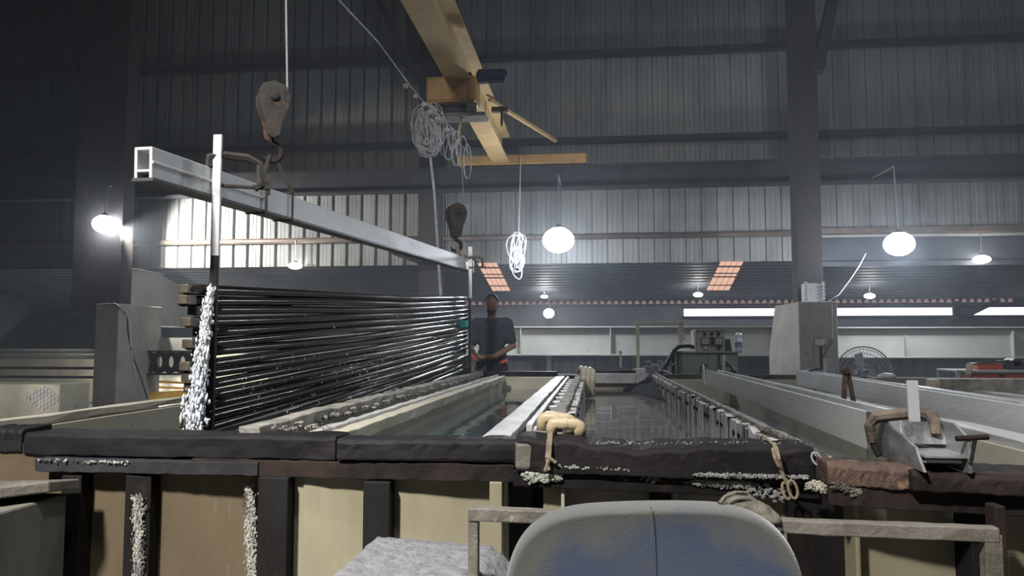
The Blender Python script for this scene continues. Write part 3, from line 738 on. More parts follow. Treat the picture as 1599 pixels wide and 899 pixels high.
# pendant
pt = thing('pendant_cable', 'bunch of looped pale cable hanging left of the bright middle lamp', 'cable', at(808, 400, 13.0))
mb = MB()
for k in range(14):
    cx_ = rnd.gauss(807, 3); top = rnd.choice((362, 366, 384, 392)); bot = top + rnd.uniform(25, 48); wd = rnd.uniform(4, 11)
    mb.tube([at(cx_ + wd * sin(2 * pi * j / 14) + 2 * sin(k + j), top + (bot - top) * (1 - cos(2 * pi * j / 14)) / 2, 13.0) for j in range(15)], .011, 5)
obj('loops', mb, M_wire, pt)
obj('cord', MB().tube([at(813, 246, 13.13), at(812, 300, 13.05), at(810, 365, 13.0)], .009, 6), M_wire, pt)

# ------------------------------------------------------------------ LAMPS
AIM = {163: (.62, .76, -.30), 872: (-.1, -1, -.75), 1404: (-.1, -1, -.75)}
BL = [(163, 350, 12.3, .19, 60, 'glaring white lamp above the left pier', rz0), (872, 375, 12.2, .25, 170, 'glaring white lamp in the middle over the tanks, largest of all', rz0), (1404, 381, 12.2, .22, 190, 'glaring white lamp right of the thick column', rz0)]
for px, py, Y, r, en, lab, top in BL:
    c = at(px, py, Y)
    lamp(c, r, lab, None, en, aim=AIM[px])
    single('lamp_bracket', MB().tube([(c.x, c.y, c.z + r * .95), (c.x, c.y + .1, rz0 + .05), (c.x, 13.25, rz0 + .06)], .011, 6), M_lamphouse,
           {163: 'bent arm holding the left lamp to the runway beam', 872: 'bent arm holding the middle lamp to the runway beam', 1404: 'bent arm holding the right lamp to the runway beam'}[px], 'bracket')
for px, py, Y, r, rz, lab in ((461, 415, 13.85, .13, .06, 'small flat lamp over the rack under the lean-to roof'), (1533, 405, 13.9, .14, .065, 'small flat lamp at the right under the lean-to roof'),
                          (857, 489, 16.0, .11, .10, 'small round lamp below the glaring middle lamp'), (850, 463, 15.6, .075, .03, 'tiny flat lamp directly above the small round lamp'),
                          (1090, 460, 15.4, .09, .045, 'small flat lamp left of the daylight strip'), (1358, 462, 15.4, .10, .05, 'small flat lamp just right of the concrete pedestal'),
                          (236, 590, 14.6, .10, .08, 'small low lamp glowing between pier and rack')):
    c = at(px, py, Y)
    lamp(c, r, lab, (roofz(Y) if py != 590 and Y > 14 else (None if py == 590 else (zr if px > 1000 else at(1000, 368, YW - .08).z))), 10 if py != 590 else 150, False, (1, .97, .9), rz)
    if py == 590: single('lamp_post', MB().tube([(c.x, c.y, 0), (c.x, c.y, c.z - rz * .9)], .03, 8), M_steel, 'short dark post under the low glowing lamp', 'post')

# ------------------------------------------------------------------ TANKS
ZR = .90; ZW = .735
YN, YE = 2.50, 8.05
def wall_x(x, y0, y1, th, z0, z1): return MB().box((x - th / 2, y0, z0), (x + th / 2, y1, z1))
tanks = [  # x0,x1,yn,label
    (-2.23, -1.22, 2.66, 'cream plastic tank under the hanging rack'),
    (-.93, -.35, 2.56, 'narrow cream tank with dark liquid before the worker'),
    (-.12, .62, 2.50, 'tank with dripping pale plates along its side'),
    (.715, 1.36, 2.36, 'cream tank under the resting channel bar'),
    (1.50, 2.30, 2.36, 'rightmost cream tank under the second resting bar')]
TK = []
for k, (x0, x1, yn, lab) in enumerate(tanks):
    t = thing('process_tank', lab, 'tank', ((x0 + x1) / 2, (yn + YE) / 2, 0)); TK.append(t)
    th = .045
    zr_ = ZR - .03 if k < 3 else .86
    obj('side_wall', wall_x(x0 - th / 2, yn, YE, th, .1, zr_), M_inner, t, .004)
    obj('side_wall', wall_x(x1 + th / 2, yn, YE, th, .1, zr_), M_inner, t, .004)
    obj('end_wall', MB().box((x0 - th, YE, .1), (x1 + th, YE + .05, zr_ - .02)), M_inner, t, .004)
    obj('front_wall', MB().box((x0 - th, yn - .03, .1), (x1 + th, yn + .01, zr_ - .03)), (M_tan if k == 0 else M_cream), t, .004)
    obj('base', MB().box((x0 - th, yn - .03, .05), (x1 + th, YE + .05, .1)), M_stiff, t)
    mb = MB(); nx, ny = 6, 30
    single('tank_water', MB().box((x0, yn + .01, .12), (x1, YE, (ZW, ZW, ZW, .60, .68)[k])), M_waters[k],
           ['dark water in the tank under the hanging rack', 'dark still water in the narrow tank before the worker', 'grey still water between the rows of pale plates', 'teal water under the resting channel bar', 'pale water in the rightmost tank'][k], 'water', kind='stuff')
# tank 1 left wall: wide pale rim
obj('rim', MB().obox((-2.27, 2.6, ZR - .005), (-2.27, YE, ZR - .005), .07, .03, seg=30, wob=.003), M_inner, TK[0], .003)
# tank1/2 divider walkway: rough rim + ledge + gutter
obj('rim', MB().obox((-1.20, 2.6, ZR - .01), (-1.20, YE, ZR - .01), .08, .05, seg=60, wob=.006), M_rim, TK[0], .004)
mb = MB().obox((-1.05, 2.58, ZR - .05), (-1.05, YE - .2, ZR - .05), .10, .03, seg=50, wob=.004).obox((-.985, 2.58, ZR - .025), (-.985, YE - .2, ZR - .025), .012, .03, seg=50, wob=.002)
obj('ledge', mb, M_white, TK[1], .002)
obj('rim', MB().obox((-.935, 2.58, ZR - .045), (-.935, YE - .3, ZR - .045), .07, .05, seg=50, wob=.003), M_inner, TK[1], .004)
mb = MB(); rnd = random.Random(5)
for k in range(60):
    y = rnd.uniform(2.8, 7.6); mb.ico((-1.16 + rnd.uniform(-.01, .02), y, ZR - .02 + rnd.uniform(-.01, .015)), (rnd.uniform(.008, .02), rnd.uniform(.01, .05), rnd.uniform(.004, .012)), 1)
tagp(obj('grime', mb, M_rim, TK[0]), kind='stuff')
# centre divider white walkway
obj('walkway', MB().obox((-.325, 2.55, ZR - .02), (-.325, 7.4, ZR - .02), .09, .03, seg=40, wob=.003).obox((-.245, 2.9, ZR - .015), (-.245, 7.2, ZR - .015), .025, .03, seg=40, wob=.002), M_white, TK[1], .003)
for k in range(13):
    y = 2.9 + k * .33; obj('cross_piece', MB().box((-.23, y, ZR - .04), (-.17, y + .10, ZR - .015)), M_white, TK[1])
# drip plates of tank 3 (right side facing us, and left side)
def plate(y0, y1, x, sgn, par, z1, z0=.60):
    mb = MB(); n = 8; rnd = random.Random(int(y0 * 100)); rows = []
    for (dx) in (0, .03 * sgn):
        pass
    top = [z1 + rnd.uniform(-.012, .008) for _ in range(n + 1)]
    front = []; back = []
    for j in range(n + 1):
        y = y0 + (y1 - y0) * j / n
        front.append(y); back.append(y)
    rowsA = [[(x + rnd.uniform(-.004, .004), front[j], z0) for j in range(n + 1)], [(x + rnd.uniform(-.006, .006), front[j], (z0 + z1) / 2) for j in range(n + 1)], [(x, front[j], top[j]) for j in range(n + 1)], [(x + .03 * sgn, front[j], top[j]) for j in range(n + 1)], [(x + .03 * sgn, front[j], z0) for j in range(n + 1)]]
    mb.face_grid(rowsA)
    o = obj('drip_plate', mb, M_plate, par, 0)
    for q in (.35, .62):
        obj('hole', MB().lathe((x - .003 * sgn, y0 + (y1 - y0) * q, z1 - .05), [(.002, -.008), (.016, -.006), (.002, .003)], 8, 'x'), M_stiff, o)
y = 2.62
while y < YE - .3:
    plate(y, y + .40, .575, 1, TK[2], .885); y += .42
y = 3.3
while y < YE - .3:
    plate(y, y + .37, -.085, -1, TK[2], .90); y += .385
obj('rim', MB().obox((.625, 2.5, .892), (.625, YE, .892), .03, .018, seg=80, wob=.003), M_rim, TK[2], .003)
obj('rim', MB().obox((-.145, 2.9, .905), (-.145, YE, .905), .05, .035, seg=60, wob=.006), M_rim, TK[2], .003)
# grime side outside tank 3 right rim (slope board)
# tank 4/5 rims
obj('rim', MB().obox((1.42, 2.36, .875), (1.42, YE, .875), .11, .03, seg=20, wob=.003), M_white, TK[3], .003)
obj('rim', MB().obox((2.35, 2.36, .875), (2.35, YE, .875), .10, .03, seg=20, wob=.003), M_white, TK[4], .003)

# far ends of tanks
a = at(748, 592, 8.12); b = at(870, 580, 8.12)
single('end_beam', MB().box((a.x, 8.12, a.z), (b.x, 8.3, b.z)), M_black, 'dark beam across the far end of the narrow tank, before the worker', 'beam', bevel=.006)
obj('end_board', MB().box((-.93, 7.98, ZW), (-.35, 8.04, .86)), M_inner, TK[1])
a = at(926, 603, 8.0); b = at(1012, 583, 8.0)
obj('end_board', MB().box((a.x, 7.95, .80), (b.x, 8.03, b.z)), M_white, TK[2], .004)
obj('end_block', MB().box((at(993, 590, 7.9).x, 7.85, at(993, 603, 7.9).z), (at(1008, 590, 7.9).x, 7.95, at(1000, 575, 7.9).z)), M_white, TK[2], .006)
pf = [atx(1023, 587, .6), at(975, 612, 7.9), at(1018, 640, 6.0)]
obj('corner_flap', MB().prism([(.58, 7.9, .885), (.28, 7.9, .73), (.58, 6.4, .73)], (0, .01, .01)), mat('matte_dark', (.03, .032, .036), None, 5, .95, spec=.1), TK[2])
# black offcuts pile behind tank 3
for k in range(7):
    x0 = at(918 + k * 3, 575, 8.5).x
    single('black_bar', MB().obox((x0, 8.35 + .035 * k, .885 + .012 * (k % 3)), (x0 + .55 - .02 * k, 8.38 + .04 * k, .885 + .012 * ((k + 1) % 3)), .035, .022), M_black, 'black plastic bar on the far ledge, %s' % ('nearest of seven' if k == 0 else 'farthest of seven' if k == 6 else ORD[k] + ' of seven from the front'), 'bar', 'black bars on the far ledge')
struct('far_ledge', MB().box((-2.2, 8.32, 0), (2.9, 8.8, .865)), M_stiff, 'low dark ledge closing the far ends of the tanks', cat='ledge')
a = at(1010, 596, 8.0); b = at(1250, 586, 8.0)
struct('trim_far', MB().box((a.x, 8.1, a.z - .02), (b.x, 8.18, b.z)), M_rust, 'rust brown strip along the far tank ends on the right', cat='trim')

# front cover beams
def cover(p, q, hgt, wd, m, lab, name='cover_beam', sag=None, seg=24, wob=.003):
    p = Vector(p); q = Vector(q)
    d = (q - p).normalized(); sdv = d.cross(Vector((0, 0, 1))).normalized()
    mb = MB(); rows = []
    rnd = random.Random(hash(round(p.x * 100)) % 1000)
    for i in range(seg + 1):
        f = i / seg; c = p.lerp(q, f); top = (sag(f) if sag else 0); j = [rnd.uniform(-wob, wob) for _ in range(6)]
        # p,q = top front edge line ; beam extends back by wd and down by hgt
        rows.append([c + Vector((0, 0, -hgt + j[0])), c + Vector((0, j[4], -hgt * .5)), c + Vector((0, j[5], top - .012 + j[1])), c - sdv * -.012 * 0 + Vector((0, .012, top + j[1])), c + Vector((0, wd, top * .6 + j[2])), c + Vector((0, wd, -hgt + j[3]))])
    mb.face_grid(rows, True, True)
    t = thing(name, lab, 'beam', p.lerp(q, .5) - Vector((0, 0, hgt)))
    obj('body', mb, m, t, .004)
    return t
def Z(px, py, z): return atz(px, py, z)
c0 = cover(at(-60, 669, 2.62), at(34, 669, 2.62), .085, .16, M_black, 'short black rubber-clad beam end at the left edge')
c1 = cover(at(37, 676, 2.62), at(524, 681, 2.49), .078, .15, M_black, 'long black rubber-clad beam on the front of the rack tank')
c2 = cover(at(525, 686, 2.47), at(806, 687, 2.44), .065, .12, M_black, 'black beam with thin rusty top before the narrow tank')
c3 = cover(at(806, 683, 2.40), at(1272, 697, 2.25), .105, .17, M_timber, 'thick black timber beam with a sagging top before the plate tank', 'timber_beam',
           sag=lambda f: -.024 * math.exp(-((f - .42) / .17) ** 2) - .006 * f + .004 * sin(f * 40), wob=.002, seg=48)
c4 = cover(at(1292, 722, 2.14), at(1432, 731, 2.08), .058, .13, M_rust, 'rusty orange-brown beam piece under the resting channel bar', wob=.003)
c5 = cover(at(1425, 735, 2.06), at(1700, 748, 1.98), .05, .2, M_rustdark, 'dark brown beam at the front right corner', wob=.002)
obj('cream_strip', MB().obox(at(530, 714, 2.50), at(802, 718, 2.47), .02, .012), M_cream, TK[1])
obj('cream_strip', MB().obox(at(1350, 750, 2.13), at(1700, 772, 2.05), .02, .02), M_cream, TK[3])
# end face of timber
pA = at(806, 683, 2.40)
obj('end_grain', MB().box((pA.x - .003, pA.y - .008, pA.z - .098), (pA.x + .075, pA.y + .02, pA.z - .015)), M_frame, c3, .01)
# lower flanges
def flange(p, q, h, wd, m, lab, par=None):
    mb = MB().obox(Vector(p) + Vector((0, wd / 2, -h / 2)), Vector(q) + Vector((0, wd / 2, -h / 2)), wd, h, seg=30, wob=.002)
    if par: return obj('lower_flange', mb, m, par, .003)
    return single('lower_flange', mb, m, lab, 'beam', bevel=.003)
F1 = flange(at(56, 716, 2.56), at(404, 722, 2.50), .045, .12, M_steel, 'grey steel flange under the long black beam')
F2 = flange(at(300, 716, 2.53), at(806, 726, 2.44), .055, .1, M_rustdark, 'dark rusty flange under the beam before the narrow tank')
F3 = flange(at(806, 734, 2.42), at(1285, 752, 2.28), .05, .13, M_stiff, 'black flange crusted with salt under the timber beam')
F4 = flange(at(1300, 757, 2.14), at(1700, 776, 2.02), .055, .11, M_rustdark, 'dark flange at the front right under the rusty beam')
# stiffeners: (px0, px1, pytop, Y, mat)
yb = .05
def stiff(px0, px1, pyt, Y, m, par, dep=.07, name='stiffener'):
    a = at(px0, pyt, Y); b = at(px1, pyt, Y)
    return obj(name, MB().box((a.x, Y, yb), (b.x, Y + dep, a.z)), m, par, .004)
stiff(96, 127, 742, 2.55, M_stiff, TK[0]); s1 = stiff(196, 236, 742, 2.54, M_stiff, TK[0]); stiff(403, 450, 745, 2.48, M_stiff, TK[1])
stiff(567, 609, 752, 2.46, M_stiff, TK[1]); stiff(764, 784, 752, 2.44, M_cream, TK[1])
stiff(1015, 1048, 762, 2.42, M_stiff, TK[2]); stiff(1219, 1229, 765, 2.36, M_cream, TK[2]); stiff(876, 882, 762, 2.42, M_pipew, TK[2])
stiff(1515, 1550, 785, 2.16, M_stiff, TK[3], .16); stiff(1553, 1571, 790, 1.98, M_rustdark, TK[4], .05); stiff(1334, 1342, 780, 2.2, M_cream, TK[3], .1)
# front panels (plates standing in front of the tank walls)
def panel(px0, px1, pyt, Y, m, par):
    a = at(px0, pyt, Y); b = at(px1, pyt, Y)
    obj('front_panel', MB().box((a.x, Y, yb), (b.x, Y + .012, a.z)), m, par, .002)
panel(110, 210, 735, 2.62, M_tan, TK[0]); panel(225, 408, 735, 2.60, M_tan, TK[0]); panel(440, 580, 735, 2.54, M_cream, TK[1]); panel(600, 770, 740, 2.52, M_cream, TK[1])
panel(876, 1025, 740, 2.48, M_cream, TK[2]); panel(1060, 1224, 740, 2.44, M_cream, TK[2]); panel(1340, 1530, 760, 2.26, M_cream, TK[3]); panel(1566, 1720, 760, 2.16, M_cream, TK[4])
# dark boxes added to stand for the shade in the gaps between tanks
struct('wall_gap_shade', MB().box((-.33 - .0, 2.75, 0), (-.15, 2.8, .84)).box((at(1230, 800, 2.30).x, 2.30, 0), (at(1337, 800, 2.30).x, 2.315, .80)).box((-1.17, 2.72, 0), (-.98, 2.76, .83)), M_stiff, 'dark boxes added for the shade in the gaps between the tanks', cat='wall')

# crusts
def crust(line, n, r, m, par, seed=1, jit=.012, zs=1.0, name='salt_crust', drop=0.0):
    rnd = random.Random(seed); mb = MB()
    pts = [Vector(p) for p in line]
    n = int(n * 1.6)
    for k in range(n):
        f = rnd.random() * (len(pts) - 1); i = min(int(f), len(pts) - 2); c = pts[i].lerp(pts[i + 1], f - i)
        c = c + Vector((rnd.gauss(0, jit), rnd.uniform(-.006, .006), rnd.gauss(0, jit * .6) - drop * rnd.random()))
        q = r * rnd.uniform(.25, .75); mb.ico(c, (q * rnd.uniform(.8, 1.5), q * .6, q * zs * rnd.uniform(.7, 1.3)), 1)
    return obj(name, mb, m, par)
crust([at(870, 727, 2.38), at(1000, 734, 2.34)], 120, .006, M_salt, c3, 1, .004)
crust([at(1085, 741, 2.30), at(1262, 745, 2.24)], 500, .005, M_salt, c3, 2, .004)
crust([at(900, 742, 2.40), at(1080, 752, 2.34)], 500, .005, M_saltrun, F3, 3, .007)
crust([at(1090, 752, 2.33), at(1172, 756, 2.30)], 900, .0055, M_salt, F3, 4, .008)
crust([at(1172, 756, 2.30), at(1222, 765, 2.28)], 60, .008, M_salt, F3, 14, .010, drop=.03)
crust([at(822, 738, 2.40), at(872, 738, 2.39)], 260, .009, M_saltgrn, F3, 5, .008, drop=.02, name='green_crust')
crust([at(1262, 752, 2.22), at(1300, 760, 2.18)], 160, .007, M_pipew, F3, 6, .007, drop=.015, name='yellow_crust')
crust([at(1308, 758, 2.13), at(1345, 768, 2.13)], 140, .007, M_frame, F4, 7, .008)
crust([at(60, 718, 2.55), at(200, 722, 2.53)], 60, .006, M_saltrun, F1, 8, .004)
crust([at(216, 775, 2.53), at(216, 899, 2.53), at(216, 1000, 2.53)], 1500, .0050, M_saltrun, s1, 9, .009, zs=1.8, name='salt_run')
crust([at(388, 758, 2.56), at(394, 899, 2.56)], 500, .0045, M_saltrun, TK[0], 10, .010, zs=2.2, name='salt_run')
crust([at(1057, 764, 2.41), at(1058, 800, 2.41), at(1058, 899, 2.41)], 600, .005, M_salt, TK[2], 12, .007, zs=1.4, name='salt_run')
crust([at(806, 692, 2.41), at(1272, 692, 2.33)], 110, .005, M_rim, c3, 13, .006)
crust([at(1190, 668, 2.52), at(1290, 712, 2.36)], 300, .005, M_frame, c3, 15, .007)
crust([at(405, 668, 2.68), at(520, 666, 2.75)], 50, .006, M_rim, TK[0], 16, .008)

# left foreground tank
a = at(-120, 787, 1.95); b = at(104, 756, 1.95)
lt = thing('side_tank', 'grimy grey-green tank with a thick ledge at the lower left', 'tank', ((a.x + b.x) / 2, 2.2, 0))
zl = at(50, 772, 2.1).z
xr_ = at(104, 800, 2.48).x
obj('body', MB().box((xr_ - 1.3, 2.16, .05), (xr_, 2.48, at(60, 772, 2.3).z - .03)), mat('side_tank_grime', (.15, .145, .115), (.085, .08, .065), 5, .8, 0, .1, (1, 1, .3), c3=(.05, .045, .04), scale3=7), lt, .008)
obj('ledge', MB().prism([(xr_ - 1.3, 2.02, at(-60, 782, 2.02).z), (xr_ - .2, 2.02, at(0, 780, 2.05).z), (xr_ + .03, 2.35, at(108, 752, 2.35).z), (xr_ + .03, 2.5, at(108, 747, 2.5).z), (xr_ - 1.3, 2.5, at(-60, 770, 2.5).z)], (0, 0, -.035)), M_frame, lt, .005)

# ------------------------------------------------------------------ items on the tanks
# resting bar 2 (near one) - channel with notched end
n2 = at(1478, 703, 2.02); f2 = at(1112, 588, 6.4)
n2 = Vector((n2.x, n2.y, n2.z)); d2 = (f2 - n2).normalized(); s2 = d2.cross(Vector((0, 0, 1))).normalized()
b2 = thing('channel_bar', 'grey stained channel flight bar resting across the tanks, its near end open', 'flight bar', n2.lerp(f2, .5))
hb = .115
obj('side_plate', MB().obox(n2 + d2 * .42, f2, .008, hb, offs=(-.045, 0)).obox(n2 + d2 * .42, f2, .008, hb, offs=(.045, 0)), M_alu, b2, .002)
obj('web', MB().obox(n2 + d2 * .02, f2, .085, .008, offs=(0, -.03)), M_alu, b2)
q = lambda s, l, z: n2 + d2 * s + s2 * l + Vector((0, 0, z))
obj('end_plates', MB().prism([q(.0, -.055, -.055), q(.42, -.055, -.06), q(.42, -.055, .06), q(.34, -.055, .062), q(.05, -.055, .0)], s2 * .008)
    .prism([q(.0, .05, -.055), q(.42, .05, -.06), q(.42, .05, .06), q(.08, .05, .06), q(.0, .05, .03)], s2 * .008)
    .prism([q(.0, -.05, -.02), q(0, .05, -.02), q(.42, .05, -.01), q(.42, -.05, -.01)], Vector((0, 0, .006)))
    .prism([q(.12, -.05, .0), q(.15, -.05, .055), q(.15, .05, .055), q(.12, .05, .0)], d2 * .006), M_aludirty, b2, .001)
T_ = at(1523, 683, 2.02)
obj('tee_screw', MB().tube([T_ + Vector((-.045, 0, -.003)), T_ + Vector((.03, 0, .002))], .007, 8).tube([T_ + Vector((.0, 0, 0)), T_ + Vector((-.015, 0, -.065))], .005, 6), M_rustdark, b2)
ft = f2 + Vector((0, 0, .0))
obj('end_tab', MB().prism([f2 + s2 * -.06 + Vector((0, 0, -.06)), f2 + s2 * -.06 + d2 * .1 + Vector((0, 0, .10)), f2 + s2 * -.06 + d2 * .14 + Vector((0, 0, .10)), f2 + s2 * -.06 + d2 * .2 + Vector((0, 0, -.06))], s2 * .01), M_white, b2)
# upright + clamp on bar 2
ua = at(1424, 594, 2.22); ub = at(1429, 672, 2.20)
single('upright_strip', MB().obox(ua, ub - Vector((0, 0, .02)), .028, .012, (0, 1, 0)), M_alu, 'short white-grey upright strip held by the rusty clamp', 'strip', bevel=.001)
cc = thing('c_clamp', 'large rusty clamp over the near end of the resting channel bar', 'clamp', at(1410, 660, 2.25))
pts = [at(1362, 690, 2.28), at(1358, 664, 2.28), at(1366, 652, 2.28), at(1390, 648, 2.27), at(1420, 645, 2.26), at(1440, 644, 2.22), at(1455, 650, 2.18), at(1461, 661, 2.15), at(1462, 678, 2.14)]
obj('body', MB().tube(pts, [.014, .016, .017, .017, .017, .017, .016, .015, .013], 8), mat('clamp_rust', (.19, .145, .11), (.06, .042, .034), 14, .7, 0, .5), cc)
obj('screw', MB().tube([at(1362, 690, 2.28), at(1372, 712, 2.26)], .008, 6), M_rustdark, cc)
# bar 3
n3 = at(1690, 672, 2.75); f3 = at(1252, 589, 6.5); d3 = (f3 - n3).normalized(); s3 = d3.cross(Vector((0, 0, 1))).normalized()
b3 = thing('flight_bar', 'pale aluminium flight bar resting further right across the tanks', 'flight bar', n3.lerp(f3, .5))
obj('side_plate', MB().obox(n3, f3, .01, .12, offs=(-.04, 0)).obox(n3, f3, .01, .12, offs=(.04, 0)), M_alu, b3, .002)
obj('web', MB().obox(n3, f3, .08, .01, offs=(0, .03)), M_alu, b3)
obj('spacer', MB().obox(f3 - d3 * .02, f3 + d3 * .0, .09, .125), M_alu, b3)
# dark clamp at the far end of bar 3, hanger below
g = at(1270, 590, 6.3)
cl = thing('c_clamp', 'dark clamp gripping the far end of the second resting bar', 'clamp', g)
obj('body', MB().tube([at(1263, 578, 6.25), at(1262, 590, 6.2), at(1268, 602, 6.2), at(1276, 606, 6.2)], .022, 6), M_bar, cl)
obj('screw', MB().tube([at(1262, 577, 6.3), at(1282, 575, 6.3)], .012, 6).tube([at(1281, 540, 6.3), at(1283, 577, 6.3)], .012, 6), M_bar, cl)
obj('white_tab', MB().prism([at(1286, 560, 6.3), at(1293, 560, 6.3), at(1291, 582, 6.3), at(1287, 582, 6.3)], (0, .02, 0)), M_white, cl)
obj('lower_tab', MB().prism([at(1283, 600, 6.3), at(1290, 600, 6.3), at(1286, 619, 6.3), at(1281, 619, 6.3)], (0, .02, 0)), M_white, cl)
# rusty tongs
tg = thing('tongs', 'rusty pair of rods standing spread over the resting bar', 'tongs', at(1325, 620, 3.7))
top_ = at(1320, 578, 3.7)
obj('leg', MB().obox(top_, at(1317, 640, 3.65), .022, .012, (0, 1, 0)), M_rust, tg, .002)
obj('leg', MB().obox(top_ + Vector((.01, 0, 0)), at(1336, 643, 3.7), .02, .012, (0, 1, 0)), M_rust, tg, .002)
obj('pivot', MB().lathe((top_.x, top_.y - .012, top_.z), [(.006, -.01), (.016, -.008), (.016, .03), (.006, .034)], 10, 'y'), M_rust, tg)
# second far tong near green cabinet
tg = thing('tongs', 'thin rusty rods standing at the far end of the channel bar', 'tongs', at(1122, 570, 6.6))
top_ = at(1122, 551, 6.6)
obj('leg', MB().obox(top_, at(1120, 590, 6.6), .012, .01, (0, 1, 0)), M_rust, tg); obj('leg', MB().obox(top_, at(1126, 590, 6.6), .012, .01, (0, 1, 0)), M_rust, tg)
single('marker_strip', MB().obox(at(1131, 554, 6.5), at(1129, 612, 6.5), .022, .01, (0, 1, 0)), M_white, 'thin white strip standing by the far end of the channel bar', 'strip')

# PVC elbows at front
def elbow(x0, x1, yt, ybm, Y, lab):
    t = thing('pvc_bend', lab, 'pipe bend', at((x0 + x1) / 2, ybm, Y))
    r = .019
    a, b, c, d = at(x0, ybm, Y), at(x0 + 1, yt + 5, Y), at(x1 - 1, yt + 8, Y), at(x1, ybm + 2, Y)
    cc1, cc2 = at(x0 + 6, yt, Y), at(x1 - 6, yt + 2, Y)
    obj('pipe', MB().tube([a, b, b.lerp(cc1, .6) + Vector((0, 0, .004)), cc1, cc2, cc2.lerp(c, .5) + Vector((.003, 0, .002)), c, d], r, 14), M_pvc, t, smooth=True)
    m = a.lerp(d, .5); mm = cc1.lerp(cc2, .5)
    obj('joint_ring', MB().tube([mm + Vector((-.006, 0, 0)), mm + Vector((.006, 0, 0))], r * 1.12, 14), M_pvc, t)
elbow(846, 892, 651, 672, 2.66, 'rear cream plastic pipe bend on the centre divider')
elbow(861, 906, 660, 678, 2.52, 'front cream plastic pipe bend next to the rope')
# three beige vertical pipes far end of left plate wall
for k, (px, lab) in enumerate(((911, 'left'), (918, 'middle'), (925, 'right'))):
    c = at(px, 590, 6.7)
    single('drop_pipe', MB().tube([at(px, 606 + 14, 6.7), at(px, 577 + k, 6.7), at(px - 3, 575 + k, 6.9), at(px - 8, 580 + k, 7.0)], .026, 10), M_pipew, 'beige hose bending over the divider by the plate tank, %s one of three' % lab, 'hose', 'beige hoses over the far divider', smooth=True)

# ropes
def rope(name, lab, strands, r=.004, m=M_rope, cat='rope'):
    mb = MB()
    for s in strands: mb.tube(s, r, 6)
    return single(name, mb, m, lab, cat)
rope('rope', 'brown rope tied around the left end of the timber beam', [[at(858, 676, 2.46), at(856, 690, 2.37), at(854, 715, 2.37), at(857, 734, 2.36)], [at(861, 676, 2.46), at(860, 690, 2.37), at(858, 716, 2.36), at(851, 735, 2.36)], [at(852, 712, 2.365), at(860, 716, 2.36), at(868, 722, 2.36)]], .0055)
def loop(px, py, rx, ry, Y, tilt=0): return [at(px + rx * sin(2 * pi * j / 14) + tilt * cos(2 * pi * j / 14), py - ry * cos(2 * pi * j / 14), Y) for j in range(15)]
rope('rope', 'light rope knotted on the beam with loops hanging at the right', [[at(1192, 680, 2.42), at(1208, 694, 2.3), at(1212, 712, 2.22), at(1222, 742, 2.22), at(1232, 760, 2.22)], [at(1210, 692, 2.3), at(1217, 712, 2.22), at(1224, 745, 2.22), at(1236, 757, 2.22)],
     loop(1238, 764, 7, 14, 2.21, -3), loop(1228, 766, 6, 13, 2.22, -3), [at(1206, 700, 2.23), at(1210, 716, 2.21), at(1216, 728, 2.21)], [at(1213, 698, 2.22), at(1217, 716, 2.2), at(1220, 730, 2.21)]], .004)
rope('wire_ring', 'small pale wire ring at the right end of the timber beam', [loop(1275, 716, 7, 10, 2.24, -3)], .003, M_wire, 'wire ring')

# ------------------------------------------------------------------ mid-distance equipment
YG = 9.0
a = at(1056, 585, YG); b = at(1158, 551, YG)
rc = thing('rectifier_cabinet', 'pale green power cabinet on the ledge behind the tanks', 'cabinet', ((a.x + b.x) / 2, YG + .2, 0))
obj('body', MB().box((a.x, YG, 0), (b.x - .04, YG + .45, b.z)), M_green, rc, .006)
obj('top', MB().box((a.x - .04, YG - .03, b.z), (b.x, YG + .48, b.z + .02)), M_panelg, rc, .003)
xm = at(1105, 560, YG).x
obj('door', MB().box((a.x + .02, YG - .012, .1), (xm - .01, YG, b.z - .015)), M_green, rc, .003)
obj('door', MB().box((xm + .01, YG - .012, .1), (b.x - .06, YG, b.z - .015)), M_green, rc, .003)
obj('post', MB().box((a.x - .05, YG - .02, 0), (a.x - .01, YG + .02, b.z)), M_stiff, rc)
zt_ = b.z + .02
a = at(1088, 550, YG); b = at(1132, 516, YG)
cp = thing('control_panel', 'beige control panel with two square meters on the green cabinet', 'control panel', ((a.x + b.x) / 2, YG + .1, zt_))
obj('case', MB().box((a.x, YG, zt_), (b.x, YG + .25, b.z)), M_panelg, cp, .004)
obj('lid', MB().box((a.x - .01, YG - .015, b.z), (b.x + .02, YG + .26, b.z + .01)), M_panelg, cp)
obj('side_cover', MB().prism([(a.x - .035, YG - .01, b.z), (a.x - .005, YG - .01, b.z), (a.x - .005, YG - .01, zt_), (a.x - .02, YG - .01, zt_)], (0, .25, 0)), M_pipew, cp)
for px in (1101, 1121.5):
    c = at(px, 533, YG)
    mt = obj('meter', MB().box((c.x - .045, YG - .02, c.z - .045), (c.x + .045, YG, c.z + .045)), M_stiff, cp, .003)
    obj('dial', MB().box((c.x - .037, YG - .023, c.z - .032), (c.x + .037, YG - .02, c.z + .037)), M_meter, mt)
    obj('needle', MB().obox((c.x, YG - .025, c.z - .02), (c.x + .015, YG - .025, c.z + .022), .003, .003), M_stiff, mt)
for px, py in ((1100.5, 521), (1111, 521), (1121.5, 521), (1112, 529), (1112, 535.5), (1122, 543)):
    c = at(px, py, YG); obj('knob', MB().lathe((c.x, YG - .02, c.z), [(.018, 0), (.02, .005), (.02, .02)], 12, 'y'), M_stiff, cp)
c = at(1101.5, 543, YG); obj('knob', MB().lathe((c.x, YG - .02, c.z), [(.018, 0), (.021, .005), (.021, .02)], 12, 'y'), M_white, cp)
